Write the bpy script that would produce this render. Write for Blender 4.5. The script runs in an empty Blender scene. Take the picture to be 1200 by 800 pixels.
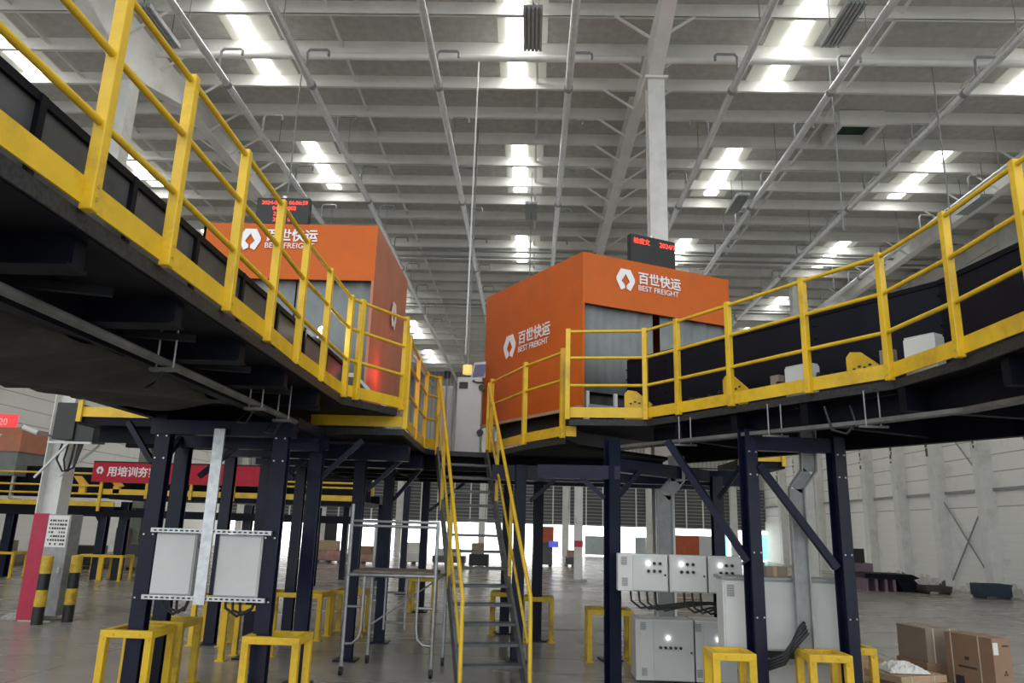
import bpy, math, random
from mathutils import Vector, Matrix
rnd = random.Random(11)
SC = bpy.context.scene
COL = SC.collection

# ------------------------------------------------------------------ camera, world, exposure
def camera():
    cd = bpy.data.cameras.new('camera'); cam = bpy.data.objects.new('camera', cd); COL.objects.link(cam)
    cd.sensor_width = 36.0; cd.lens = 867.0/1200.0*36.0; cd.clip_end = 400
    yaw, pitch, roll = math.radians(1.7), math.radians(14.0), math.radians(1.7)
    f0 = Vector((-math.sin(yaw), math.cos(yaw), 0)); r0 = Vector((math.cos(yaw), math.sin(yaw), 0)); u0 = Vector((0, 0, 1))
    fw = f0*math.cos(pitch) + u0*math.sin(pitch); up = u0*math.cos(pitch) - f0*math.sin(pitch)
    r = r0*math.cos(roll) + up*math.sin(roll); u = up*math.cos(roll) - r0*math.sin(roll)
    m = Matrix((r, u, -fw)).transposed().to_4x4(); m.translation = (0, 0, 1.92)
    cam.matrix_world = m; SC.camera = cam
camera()
w = bpy.data.worlds.new('daylight'); SC.world = w; w.use_nodes = True
bg = w.node_tree.nodes['Background']; bg.inputs[0].default_value = (0.93, 0.97, 1.0, 1); bg.inputs[1].default_value = 1.25
SC.view_settings.view_transform = 'Standard'; SC.view_settings.look = 'None'
SC.view_settings.gamma = 1.0; SC.view_settings.use_curve_mapping = False
SC.view_settings.exposure = 0.55
SC.cycles.use_denoising = True
SC.cycles.max_bounces = 8; SC.cycles.diffuse_bounces = 5
SKY_PANEL = 7.5      # brightness of the translucent roof panels
DAY_WALL = 2.2       # glow standing in for daylight along the far wall base

# ------------------------------------------------------------------ materials
MATS = {}
def mat(name, col, rough=0.5, metal=0.0, var=0.12, scale=6.0, bump=0.0, dirt=None, dirt_amt=0.0, spec=0.5, emit=None, es=0.0):
    if name in MATS: return MATS[name]
    m = bpy.data.materials.new(name); m.use_nodes = True; nt = m.node_tree; n = nt.nodes; L = nt.links
    b = n['Principled BSDF']; b.inputs['Roughness'].default_value = rough; b.inputs['Metallic'].default_value = metal
    b.inputs['Specular IOR Level'].default_value = spec
    tc = n.new('ShaderNodeTexCoord'); nz = n.new('ShaderNodeTexNoise'); nz.inputs['Scale'].default_value = scale
    nz.inputs['Detail'].default_value = 6; nz.inputs['Roughness'].default_value = 0.6
    L.new(tc.outputs['Object'], nz.inputs['Vector'])
    cr = n.new('ShaderNodeValToRGB'); c = Vector(col)
    cr.color_ramp.elements[0].position = 0.3; cr.color_ramp.elements[1].position = 0.7
    cr.color_ramp.elements[0].color = (*(c*(1-var)), 1); cr.color_ramp.elements[1].color = (*[min(1, x*(1+var)) for x in c], 1)
    L.new(nz.outputs['Fac'], cr.inputs['Fac'])
    out = cr.outputs['Color']
    if dirt:
        n2 = n.new('ShaderNodeTexNoise'); n2.inputs['Scale'].default_value = scale*0.37; n2.inputs['Detail'].default_value = 8; n2.inputs['Roughness'].default_value = 0.72
        L.new(tc.outputs['Object'], n2.inputs['Vector'])
        r2 = n.new('ShaderNodeValToRGB'); r2.color_ramp.elements[0].position = 0.52; r2.color_ramp.elements[1].position = 0.68
        r2.color_ramp.elements[0].color = (0, 0, 0, 1); r2.color_ramp.elements[1].color = (dirt_amt,)*3 + (1,)
        L.new(n2.outputs['Fac'], r2.inputs['Fac'])
        mx = n.new('ShaderNodeMix'); mx.data_type = 'RGBA'; mx.inputs['B'].default_value = (*dirt, 1)
        L.new(r2.outputs['Color'], mx.inputs['Factor']); L.new(out, mx.inputs['A']); out = mx.outputs['Result']
    L.new(out, b.inputs['Base Color'])
    if bump > 0:
        bp = n.new('ShaderNodeBump'); bp.inputs['Strength'].default_value = bump; bp.inputs['Distance'].default_value = 0.02
        L.new(nz.outputs['Fac'], bp.inputs['Height']); L.new(bp.outputs['Normal'], b.inputs['Normal'])
    if emit:
        b.inputs['Emission Color'].default_value = (*emit, 1); b.inputs['Emission Strength'].default_value = es
    MATS[name] = m
    return m

YEL = mat('yellow paint', (0.74, 0.475, 0.02), 0.42, 0, 0.10, 5, dirt=(0.35, 0.2, 0.03), dirt_amt=0.55)
YEL2 = mat('worn yellow paint', (0.62, 0.42, 0.03), 0.5, 0, 0.2, 7, dirt=(0.2, 0.13, 0.04), dirt_amt=0.8)
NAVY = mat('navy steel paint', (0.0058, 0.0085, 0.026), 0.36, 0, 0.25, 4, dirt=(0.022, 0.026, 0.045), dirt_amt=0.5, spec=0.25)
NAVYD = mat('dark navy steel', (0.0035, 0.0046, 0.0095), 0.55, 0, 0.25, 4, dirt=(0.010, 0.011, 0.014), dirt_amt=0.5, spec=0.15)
PANEL = mat('grey conveyor panel', (0.075, 0.082, 0.090), 0.45, 0, 0.4, 2, spec=0.4)
PANELN = mat('navy conveyor panel', (0.004, 0.0052, 0.0125), 0.45, 0, 0.2, 3, spec=0.18)
DIAM = mat('chequer steel edge', (0.028, 0.030, 0.031), 0.5, 0.0, 0.6, 38, spec=0.3)
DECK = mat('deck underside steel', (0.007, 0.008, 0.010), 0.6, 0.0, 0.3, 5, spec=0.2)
TARP = mat('dusty black tarpaulin', (0.026, 0.024, 0.018), 0.8, 0, 0.35, 2.2, 0.5, dirt=(0.10, 0.095, 0.08), dirt_amt=0.6)
ORG = mat('orange sheet cladding', (0.58, 0.115, 0.008), 0.5, 0, 0.06, 2.5, dirt=(0.38, 0.10, 0.03), dirt_amt=0.4, spec=0.3)
ORGP = mat('dusty orange cladding', (0.50, 0.19, 0.105), 0.6, 0, 0.12, 2.5, dirt=(0.36, 0.2, 0.14), dirt_amt=0.8)
CURT = mat('grey curtain cloth', (0.20, 0.22, 0.218), 0.7, 0, 0.12, 4)
WHT = mat('white sign paint', (0.88, 0.86, 0.86), 0.5, 0, 0.03)
WSTEEL = mat('white roof steel', (0.80, 0.80, 0.77), 0.5, 0, 0.06, 1.5, dirt=(0.45, 0.44, 0.4), dirt_amt=0.3)
ROOF = mat('grey roof lining', (0.52, 0.52, 0.49), 0.75, 0, 0.14, 5, 0.5)
GALV = mat('galvanised steel', (0.55, 0.57, 0.58), 0.36, 0.75, 0.18, 14)
DARKST = mat('dark grey steel', (0.13, 0.13, 0.13), 0.45, 0.3, 0.4, 3)  # darker, uneven grey for the trays and hanger bars
PIPEM = mat('bright galvanised pipe', (0.74, 0.75, 0.75), 0.35, 0.35, 0.12, 9)
GALVD = mat('dull galvanised steel', (0.30, 0.31, 0.31), 0.5, 0.2, 0.15, 9)
CAB = mat('light grey cabinet paint', (0.62, 0.63, 0.62), 0.42, 0, 0.04, 3, dirt=(0.5, 0.5, 0.47), dirt_amt=0.4)
CABD = mat('grey cabinet door paint', (0.55, 0.57, 0.56), 0.45, 0, 0.05, 3)
BLK = mat('black plastic', (0.012, 0.012, 0.013), 0.45, 0, 0.2, 6)
CABLE = mat('black cable', (0.012, 0.012, 0.014), 0.5, 0, 0.2, 6)
COLM = mat('grey white column paint', (0.70, 0.70, 0.67), 0.5, 0, 0.08, 3, dirt=(0.4, 0.39, 0.35), dirt_amt=0.5)
RED = mat('red sign paint', (0.50, 0.02, 0.06), 0.5, 0, 0.06, 3)
REDB = mat('red banner cloth', (0.50, 0.012, 0.035), 0.7, 0, 0.12, 5)
LED = mat('red display dots', (0.3, 0.02, 0.01), 0.5, emit=(1.0, 0.05, 0.03), es=1.8)
LAMPM = mat('white pilot lamp', (0.9, 0.9, 0.9), 0.3, emit=(1, 1, 1), es=6.0)
CARD = mat('brown cardboard', (0.30, 0.185, 0.115), 0.75, 0, 0.08, 3, dirt=(0.22, 0.13, 0.08), dirt_amt=0.5)
CARDL = mat('pale cardboard', (0.48, 0.34, 0.21), 0.75, 0, 0.1, 3, dirt=(0.3, 0.2, 0.13), dirt_amt=0.5)
CARDG = mat('grey cardboard', (0.27, 0.22, 0.17), 0.8, 0, 0.08, 3)
PAPER = mat('white paper', (0.75, 0.74, 0.70), 0.7, 0, 0.04)
INK = mat('dark print', (0.05, 0.04, 0.035), 0.7, 0, 0.1)
TUBE = mat('steel tube', (0.36, 0.37, 0.38), 0.35, 0.7, 0.2, 9)
STAIR = mat('grey stair steel', (0.10, 0.11, 0.11), 0.5, 0.2, 0.3, 8)
WOODD = mat('weathered grey board', (0.20, 0.17, 0.13), 0.8, 0, 0.25, 9)
LAMPG = mat('ribbed lamp housing', (0.36, 0.39, 0.39), 0.5, 0.0, 0.1)
BLUEB = mat('dark blue crate plastic', (0.02, 0.035, 0.065), 0.5)
MONIT = mat('violet screen glass', (0.10, 0.08, 0.20), 0.2)
STRAP = mat('cream strap', (0.6, 0.55, 0.45), 0.5)
RUST = mat('rusty orange steel', (0.45, 0.09, 0.03), 0.6, 0, 0.15)
PINK = mat('pinkish goods', (0.45, 0.25, 0.22), 0.7, 0, 0.3, 3)
GREENG = mat('grey green column paint', (0.22, 0.26, 0.20), 0.6, 0, 0.15)
CONCR = mat('concrete footing', (0.42, 0.41, 0.38), 0.85, 0, 0.15, 6)

def floor_material():
    m = bpy.data.materials.new('polished concrete'); m.use_nodes = True; nt = m.node_tree; n = nt.nodes; L = nt.links
    b = n['Principled BSDF']; tc = n.new('ShaderNodeTexCoord')
    a = n.new('ShaderNodeTexNoise'); a.inputs['Scale'].default_value = 0.35; a.inputs['Detail'].default_value = 10; a.inputs['Roughness'].default_value = 0.65
    L.new(tc.outputs['Object'], a.inputs['Vector'])
    cr = n.new('ShaderNodeValToRGB'); cr.color_ramp.elements[0].position = 0.3; cr.color_ramp.elements[1].position = 0.72
    cr.color_ramp.elements[0].color = (0.25, 0.235, 0.21, 1); cr.color_ramp.elements[1].color = (0.38, 0.36, 0.33, 1)
    L.new(a.outputs['Fac'], cr.inputs['Fac'])
    br = n.new('ShaderNodeTexBrick'); br.inputs['Scale'].default_value = 1.0; br.inputs['Brick Width'].default_value = 6; br.inputs['Row Height'].default_value = 6
    br.inputs['Mortar Size'].default_value = 0.012; br.offset = 0; br.inputs['Color1'].default_value = (1, 1, 1, 1); br.inputs['Color2'].default_value = (0.96, 0.96, 0.96, 1); br.inputs['Mortar'].default_value = (0.45, 0.45, 0.45, 1)
    L.new(tc.outputs['Object'], br.inputs['Vector'])
    mx = n.new('ShaderNodeMix'); mx.data_type = 'RGBA'; mx.blend_type = 'MULTIPLY'; mx.inputs['Factor'].default_value = 1
    L.new(cr.outputs['Color'], mx.inputs['A']); L.new(br.outputs['Color'], mx.inputs['B']); L.new(mx.outputs['Result'], b.inputs['Base Color'])
    st = n.new('ShaderNodeTexNoise'); st.inputs['Scale'].default_value = 1.0; st.inputs['Detail'].default_value = 5
    mp = n.new('ShaderNodeMapping'); mp.inputs['Scale'].default_value = (0.25, 1.6, 1); L.new(tc.outputs['Object'], mp.inputs['Vector']); L.new(mp.outputs['Vector'], st.inputs['Vector'])
    r2 = n.new('ShaderNodeMapRange'); r2.inputs['From Min'].default_value = 0.3; r2.inputs['From Max'].default_value = 0.7; r2.inputs['To Min'].default_value = 0.20; r2.inputs['To Max'].default_value = 0.30
    L.new(st.outputs['Fac'], r2.inputs['Value']); L.new(r2.outputs['Result'], b.inputs['Roughness'])
    return m
def siding_material(name, c1, c2, pitch, horizontal=True, stain=True, duty=0.06):
    """sheet cladding with grooves at a fixed pitch, stains towards random patches"""
    m = bpy.data.materials.new(name); m.use_nodes = True; nt = m.node_tree; n = nt.nodes; L = nt.links
    b = n['Principled BSDF']; b.inputs['Roughness'].default_value = 0.6
    tc = n.new('ShaderNodeTexCoord'); sp = n.new('ShaderNodeSeparateXYZ'); L.new(tc.outputs['Object'], sp.inputs[0])
    src = sp.outputs['Z']
    if not horizontal:
        ad = n.new('ShaderNodeMath'); ad.operation = 'ADD'; L.new(sp.outputs['X'], ad.inputs[0]); L.new(sp.outputs['Y'], ad.inputs[1]); src = ad.outputs[0]
    d = n.new('ShaderNodeMath'); d.operation = 'DIVIDE'; d.inputs[1].default_value = pitch; L.new(src, d.inputs[0])
    fr = n.new('ShaderNodeMath'); fr.operation = 'FRACT'; L.new(d.outputs[0], fr.inputs[0])
    cr = n.new('ShaderNodeValToRGB'); cr.color_ramp.interpolation = 'CONSTANT'
    cr.color_ramp.elements[0].color = (*c2, 1); cr.color_ramp.elements[1].position = duty; cr.color_ramp.elements[1].color = (*c1, 1)
    L.new(fr.outputs[0], cr.inputs['Fac']); out = cr.outputs['Color']
    if stain:
        nz = n.new('ShaderNodeTexNoise'); nz.inputs['Scale'].default_value = 0.7; nz.inputs['Detail'].default_value = 9; nz.inputs['Roughness'].default_value = 0.7
        L.new(tc.outputs['Object'], nz.inputs['Vector'])
        r = n.new('ShaderNodeValToRGB'); r.color_ramp.elements[0].position = 0.56; r.color_ramp.elements[0].color = (0, 0, 0, 1)
        r.color_ramp.elements[1].position = 0.72; r.color_ramp.elements[1].color = (0.5, 0.5, 0.5, 1); L.new(nz.outputs['Fac'], r.inputs['Fac'])
        mx = n.new('ShaderNodeMix'); mx.data_type = 'RGBA'; mx.inputs['B'].default_value = (c1[0]*0.55, c1[1]*0.54, c1[2]*0.5, 1)
        L.new(r.outputs['Color'], mx.inputs['Factor']); L.new(out, mx.inputs['A']); out = mx.outputs['Result']
    L.new(out, b.inputs['Base Color'])
    return m
def emission_material(name, col, s, var=0.1):
    m = bpy.data.materials.new(name); m.use_nodes = True; nt = m.node_tree; n = nt.nodes; L = nt.links
    b = n['Principled BSDF']; b.inputs['Base Color'].default_value = (*[c*0.8 for c in col], 1); b.inputs['Roughness'].default_value = 0.6
    b.inputs['Emission Color'].default_value = (*col, 1); b.inputs['Emission Strength'].default_value = s
    nz = n.new('ShaderNodeTexNoise'); nz.inputs['Scale'].default_value = 1.3; tc = n.new('ShaderNodeTexCoord'); L.new(tc.outputs['Object'], nz.inputs['Vector'])
    mr = n.new('ShaderNodeMapRange'); mr.inputs['To Min'].default_value = s*(1-var); mr.inputs['To Max'].default_value = s*(1+var)
    L.new(nz.outputs['Fac'], mr.inputs['Value']); L.new(mr.outputs['Result'], b.inputs['Emission Strength'])
    return m
FLOORM = floor_material()
WALLR = siding_material('white panel wall', (0.87, 0.86, 0.82), (0.45, 0.44, 0.41), 0.62)
WALLB = siding_material('white brick plaster', (0.86, 0.855, 0.82), (0.78, 0.775, 0.74), 0.31)
CORR = siding_material('grey corrugated sheet', (0.44, 0.44, 0.42), (0.33, 0.33, 0.31), 0.3, False, False, 0.4)
LOUV = siding_material('dark louvre slats', (0.085, 0.088, 0.09), (0.30, 0.31, 0.31), 0.24, True, False, 0.22)
SKYM = emission_material('translucent roof panel', (1.0, 1.0, 0.97), SKY_PANEL)
SKYE = emission_material('glowing roof margin', (0.9, 0.9, 0.82), 0.07)  # faint glow standing in for the lit roof edges round each strip
DAYM = emission_material('glowing daylight sheet', (1.0, 1.0, 0.99), DAY_WALL, 0.2)  # glow stands in for daylight on the white wall base and doors
DAYT = emission_material('teal daylit sheet', (0.25, 0.8, 0.75), 1.1)

# ------------------------------------------------------------------ geometry helpers
class MB:
    def __init__(s): s.v = []; s.f = []; s.sm = []
    def add(s, vs, fs, smooth=False):
        o = len(s.v); s.v += [tuple(v) for v in vs]; s.f += [tuple(i+o for i in f) for f in fs]; s.sm += [smooth]*len(fs); return s
    def frame(s, c, ax, ay, az):
        c = Vector(c); vs = [c + ax*x + ay*y + az*z for x in (-.5, .5) for y in (-.5, .5) for z in (-.5, .5)]
        return s.add(vs, [(0, 1, 3, 2), (4, 6, 7, 5), (0, 4, 5, 1), (2, 3, 7, 6), (0, 2, 6, 4), (1, 5, 7, 3)])
    def box(s, c, d, rz=0.0):
        q = Matrix.Rotation(rz, 3, 'Z'); return s.frame(c, q @ Vector((d[0], 0, 0)), q @ Vector((0, d[1], 0)), Vector((0, 0, d[2])))
    def b2(s, x0, x1, y0, y1, z0, z1): return s.box(((x0+x1)/2, (y0+y1)/2, (z0+z1)/2), (x1-x0, y1-y0, z1-z0))
    def bar(s, p, q, w, h, up=(0, 0, 1)):
        p, q = Vector(p), Vector(q); d = q-p; t = d.normalized(); u = Vector(up); side = t.cross(u)
        if side.length < 1e-4: side = t.cross(Vector((0, 1, 0)))
        side.normalize(); u = side.cross(t).normalized()
        return s.frame((p+q)/2, d, side*w, u*h)
    def tube(s, p, q, r, n=10, r2=None): return s.path([p, q], r, n, r2)
    def path(s, pts, r, n=8, r2=None):
        pts = [Vector(p) for p in pts]; rings = []; k = len(pts); prev = None
        for i, p in enumerate(pts):
            t = (pts[min(i+1, k-1)] - pts[max(i-1, 0)]).normalized()
            if prev is None:
                a = t.cross(Vector((0, 0, 1)));
                if a.length < 1e-3: a = t.cross(Vector((0, 1, 0)))
            else: a = prev - t*prev.dot(t)
            a.normalize(); prev = a; bb = t.cross(a)
            rr = r if r2 is None else r + (r2-r)*i/(k-1)
            rings.append([p + (a*math.cos(2*math.pi*j/n) + bb*math.sin(2*math.pi*j/n))*rr for j in range(n)])
        vs = [v for ring in rings for v in ring]; fs = []
        for i in range(k-1):
            for j in range(n): fs.append((i*n+j, i*n+(j+1) % n, (i+1)*n+(j+1) % n, (i+1)*n+j))
        s.add(vs, fs, True); o = len(s.v)
        s.add(rings[0], [tuple(range(n))[::-1]]); s.add(rings[-1], [tuple(range(n))]); return s
    def prism(s, poly, z0, z1):
        n = len(poly); a = sum(poly[i][0]*poly[(i+1) % n][1]-poly[(i+1) % n][0]*poly[i][1] for i in range(n))
        if a < 0: poly = poly[::-1]
        vs = [(x, y, z0) for x, y in poly] + [(x, y, z1) for x, y in poly]
        return s.add(vs, [tuple(range(n))[::-1], tuple(range(n, 2*n))] + [(i, (i+1) % n, n+(i+1) % n, n+i) for i in range(n)])
    def slab(s, poly3, nrm, th):
        """polygon of 3-D points given thickness along nrm"""
        n = len(poly3); nrm = Vector(nrm).normalized()*th; p = [Vector(q) for q in poly3]
        return s.add(p + [q+nrm for q in p], [tuple(range(n)), tuple(range(n, 2*n))[::-1]] + [(i, n+i, n+(i+1) % n, (i+1) % n) for i in range(n)])
    def hcol(s, x, y, z0, z1, b=0.2, h=0.2, t=0.018, rz=0.0):
        q = Matrix.Rotation(rz, 3, 'Z'); zc = (z0+z1)/2; H = z1-z0; c = Vector((x, y, zc))
        for sg in (-1, 1): s.frame(c + q @ Vector((0, sg*(h-t)/2, 0)), q @ Vector((b, 0, 0)), q @ Vector((0, t, 0)), Vector((0, 0, H)))
        return s.frame(c, q @ Vector((t, 0, 0)), q @ Vector((0, h-2*t, 0)), Vector((0, 0, H)))
    def sphere(s, c, r, n=10, sq=(1, 1, 1)):
        vs = [(c[0], c[1], c[2]-r*sq[2])]; fs = []
        for i in range(1, n):
            th = math.pi*i/n
            for j in range(n): ph = 2*math.pi*j/n; vs.append((c[0]+r*sq[0]*math.sin(th)*math.cos(ph), c[1]+r*sq[1]*math.sin(th)*math.sin(ph), c[2]-r*sq[2]*math.cos(th)))
        vs.append((c[0], c[1], c[2]+r*sq[2])); e = len(vs)-1
        for j in range(n):
            fs.append((0, 1+(j+1) % n, 1+j)); fs.append((e, e-n+j, e-n+(j+1) % n))
            for i in range(n-2): fs.append((1+i*n+j, 1+i*n+(j+1) % n, 1+(i+1)*n+(j+1) % n, 1+(i+1)*n+j))
        return s.add(vs, fs, True)
    def build(s, name, m, parent=None, bevel=0.0, label=None):
        me = bpy.data.meshes.new(name); me.from_pydata(s.v, [], s.f); me.materials.append(m)
        me.polygons.foreach_set('use_smooth', s.sm); me.update()
        o = bpy.data.objects.new(name, me); COL.objects.link(o)
        import bmesh
        bm = bmesh.new(); bm.from_mesh(me); bmesh.ops.recalc_face_normals(bm, faces=bm.faces); bm.to_mesh(me); bm.free()
        if parent is not None: attach(o, parent)
        if bevel > 0:
            md = o.modifiers.new('bevel', 'BEVEL'); md.width = bevel; md.segments = 2; md.limit_method = 'ANGLE'
        if label: o['label'] = label
        return o
def world_of(o):
    t = Vector(o.location)
    return t
def attach(o, parent):
    o.parent = parent
    # every root sits unrotated at its base; parts keep world coordinates
    top = parent
    base = Vector(top.location)
    if parent.parent is not None: base = Vector((0, 0, 0))
    o.matrix_parent_inverse = Matrix.Translation(-base)
def thing(name, label, cat, loc=(0, 0, 0), group=None, kind=None):
    o = bpy.data.objects.new(name, None); COL.objects.link(o); o.location = loc; o.empty_display_size = 0.2
    return tag(o, label, cat, group, kind)
def tag(o, label, cat, group=None, kind=None):
    o['label'] = label; o['category'] = cat
    if group: o['group'] = group
    if kind: o['kind'] = kind
    return o
def struct(o, label, cat):
    return tag(o, label, cat, None, 'structure')
KIDS = {}
def children(o): return [c for c in bpy.data.objects if c.parent == o]
def dup(root, delta, label, group=None, rec=True):
    r = root.copy(); COL.objects.link(r); r.location = Vector(root.location) + Vector(delta); r['label'] = label
    if group: r['group'] = group
    for ch in children(root):
        c = ch.copy(); COL.objects.link(c); c.parent = r
        for g in children(ch):
            d = g.copy(); COL.objects.link(d); d.parent = c
    return r
def text(body, size, m, parent, origin, xdir, updir, name='lettering', align='LEFT', bold=0.0, sx=1.0, depth=0.004):
    cu = bpy.data.curves.new(name, 'FONT'); cu.body = body; cu.size = size; cu.align_x = align; cu.extrude = depth; cu.offset = bold; cu.resolution_u = 3
    t = bpy.data.objects.new(name, cu); COL.objects.link(t)
    dg = bpy.context.evaluated_depsgraph_get(); me = bpy.data.meshes.new_from_object(t.evaluated_get(dg)); bpy.data.objects.remove(t)
    X = Vector(xdir).normalized(); U = Vector(updir).normalized(); N = X.cross(U); M4 = Matrix((X*sx, U, N)).transposed().to_4x4(); M4.translation = Vector(origin)
    me.transform(M4); me.materials.clear(); me.materials.append(m)
    o = bpy.data.objects.new(name, me); COL.objects.link(o)
    if parent is not None: attach(o, parent)
    return o

# ------------------------------------------------------------------ setting
fl = MB().b2(-60, 60, -60, 90, -0.3, 0).build('floor', FLOORM); struct(fl, 'worn polished grey concrete floor of the hall', 'floor')
# right wall with its pilasters
wr = MB().b2(16.95, 17.25, 6, 55, 0, 13.6).build('wall_right', WALLR); struct(wr, 'white panelled wall on the right with stained pilasters', 'wall')
MB().b2(16.89, 16.95, 6, 55, 0, 2.75).build('plaster_dado', WALLB, wr)
for y in (12.6, 15.7, 18.8, 21.9, 25.0, 28.1, 31.3, 34.5, 37.7, 40.9, 44.1, 47.3, 50.5):
    MB().b2(16.5, 16.95, y-0.24, y+0.24, 0, 13.2).build('pilaster', COLM, wr)
    rnd2 = MB()
    for k in range(7):
        z = 5.3 + k*0.19 + rnd.uniform(-.05, .05); rnd2.box((16.49, y+0.1+rnd.uniform(-.1, .1), z), (0.02, rnd.uniform(.05, .16), rnd.uniform(.05, .2)))
    rnd2.build('mould_stain', mat('dark mould', (0.10, 0.10, 0.09), 0.9, 0, 0.3), wr)
for y in (25.0, 28.1, 31.3, 34.5, 37.7):
    mb = MB()
    for k in range(5):
        mb.b2(16.485, 16.5, y-0.24+k*0.09, y-0.15+k*0.09, 0.02, rnd.uniform(.15, .5)*(1.0 if k < 3 else 0.6))
    mb.build('rust_stain', mat('dark rust', (0.10, 0.075, 0.055), 0.9, 0, 0.4), wr)
    mb = MB()
    for k in range(9): mb.b2(16.875, 16.89, y+0.4+k*0.26, y+0.66+k*0.26, 0.0, rnd.uniform(.08, .5))
    mb.build('peeled_patch', mat('grey bare plaster', (0.62, 0.60, 0.57), 0.9, 0, 0.3), wr)
for z in (3.72,): MB().b2(16.85, 16.95, 6, 55, z-0.05, z+0.05).build('wall_rail', GALVD, wr)
for y0, y1, z0, z1 in ((31.3, 28.1, 0.1, 3.6), (28.1, 31.3, 0.1, 3.6), (31.3, 28.1, 3.9, 7.2)):
    MB().tube((16.8, y0, z1), (16.8, y1, z0), 0.03, 6).build('cross_brace', GALVD, wr)
# far wall: daylit base, louvres above, corrugated sheet on top
FW = 55.0
wf = MB().b2(-24, 17.4, FW, FW+0.3, 4.95, 13.6).build('wall_far', CORR); struct(wf, 'grey corrugated far wall over louvres and daylit openings', 'wall')
MB().b2(-24, 17.4, FW+0.05, FW+0.25, 2.1, 4.95).build('louvre_band', LOUV, wf)
MB().b2(-24, 17.4, FW+0.05, FW+0.25, 0, 2.1).build('daylit_sheet', DAYM, wf)
for k in range(0, 34):
    x = -23.5 + k*1.2
    MB().b2(x-0.04, x+0.04, FW-0.05, FW+0.05, 2.1, 4.95).build('louvre_mullion', WSTEEL, wf)
for x in (-21, -15, -9.4, -3.4, 2.6, 8.6, 14.6):
    MB().hcol(x, FW-0.25, 0, 13.2, 0.45, 0.4, 0.03).build('wall_column', COLM, wf)
for x0, x1, m in ((4.0, 5.9, 'a'), (7.6, 8.4, 'a'), (-15.9, -13.9, 'd'), (13.4, 14.1, 't'), (16.3, 16.9, 't')):
    mm = {'a': mat('pale glazing', (0.45, 0.5, 0.52), 0.3), 'd': mat('dark doorway', (0.03, 0.03, 0.035), 0.7), 't': DAYT}[m]
    MB().b2(x0, x1, FW-0.02, FW+0.04, 0.1, 1.4 if m == 'a' else 1.85).build('opening', mm, wf)
# left wall
wl = MB().b2(-22.4, -22.0, 6, 55.3, 3.3, 13.6).build('wall_left', WALLR); struct(wl, 'white horizontal siding wall on the left behind the far platform', 'wall')
MB().b2(-22.35, -22.05, 6, 55.3, 0, 3.3).build('plaster_dado', WALLB, wl)
# ceiling with purlins, rafters, translucent strips
ce = MB().b2(-22.4, 17.3, 5.0, 55.3, 13.42, 13.6).build('ceiling', ROOF); struct(ce, 'grey lined roof with white steel purlins and skylight strips', 'ceiling')
PUR = []
y = 7.2
while y < 55:
    PUR.append(y); y += 1.435
for y in PUR:
    MB().b2(-22.2, 17.1, y-0.012, y+0.012, 13.06, 13.40).b2(-22.2, 17.1, y-0.012, y+0.07, 13.06, 13.075).build('purlin', WSTEEL, ce)
for x in (-9.4, 2.56, 14.5):
    mb = MB()
    for a, b in ((5, 11.6), (17.6, 33.6), (33.6, 55)):
        mb.b2(x-0.15, x+0.15, a, b, 12.48, 12.51).b2(x-0.012, x+0.012, a, b, 12.5, 13.1).b2(x-0.15, x+0.15, a, b, 13.07, 13.1)
    # haunch over the column row
    for s, ya, yb in ((-1, 11.6, 14.6), (1, 17.6, 14.6)):
        mb.slab([(x-0.15, ya, 12.48), (x+0.15, ya, 12.48), (x+0.15, yb, 11.55), (x-0.15, yb, 11.55)], (0, 0, 1), 0.03)
        mb.slab([(x-0.012, ya, 12.5), (x-0.012, yb, 11.57), (x-0.012, yb, 13.1), (x-0.012, ya, 13.1)], (1, 0, 0), 0.024)
    mb.build('rafter', WSTEEL, ce)
    for y in PUR:
        if 12 < y < 24 or (y < 40 and y > 12 and int(round((y-7.2)/1.435)) % 2 == 0):
            for s in (-1, 1):
                MB().bar((x+s*0.1, y, 12.52), (x+s*0.95, y, 13.12), 0.05, 0.05).build('flange_brace', WSTEEL, ce)
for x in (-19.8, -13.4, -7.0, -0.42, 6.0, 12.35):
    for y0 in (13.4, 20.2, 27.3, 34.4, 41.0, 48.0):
        MB().b2(x-0.6, x+0.6, y0, y0+4.0, 13.38, 13.425).build('skylight_glow', SKYE, ce)  # glowing panel for the lit roof beside the strip
        MB().b2(x-0.36 if x < 0 else x-0.14, x+0.06 if x < 0 else x+0.28, y0+0.15, y0+3.85, 13.35, 13.40).build('skylight', SKYM, ce)
for x in (-12.2, -4.85, -0.05, 8.0, 10.9):
    MB().b2(x-0.03, x+0.03, 8, 54, 13.2, 13.26).build('sag_rod', WSTEEL, ce)
# round strut between the rafters
for (xa, xb, t) in ((-9.25, 2.4, 'left of the white column'), (2.72, 14.35, 'right of the white column')):
    o = MB().tube((xa, 15.45, 12.72), (xb, 15.45, 12.72), 0.085, 12).build('roof_strut', WSTEEL)
    tag(o, 'round white strut across the roof bay ' + t, 'strut')
for y, z, r in ((28.6, 12.85, 0.05), (29.3, 12.85, 0.05), (36.4, 12.9, 0.05)):
    MB().tube((-22, y, z), (17, y, z), r, 7).build('conduit', GALVD, ce)
# roof vent
t = thing('roof_vent', 'square roof vent with a dark green opening among the purlins', 'vent', (8.95, 19.2, 13.0))
mb = MB()
for a in ((8.35, 8.45, 18.6, 19.9), (9.5, 9.6, 18.6, 19.9), (8.45, 9.5, 18.6, 18.7), (8.45, 9.5, 19.8, 19.9)): mb.b2(*a, 12.95, 13.40)
mb.build('curb', WSTEEL, t)
MB().b2(8.45, 9.5, 18.7, 19.8, 13.33, 13.36).build('opening', mat('dark green mesh', (0.015, 0.05, 0.035), 0.7), t)

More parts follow.
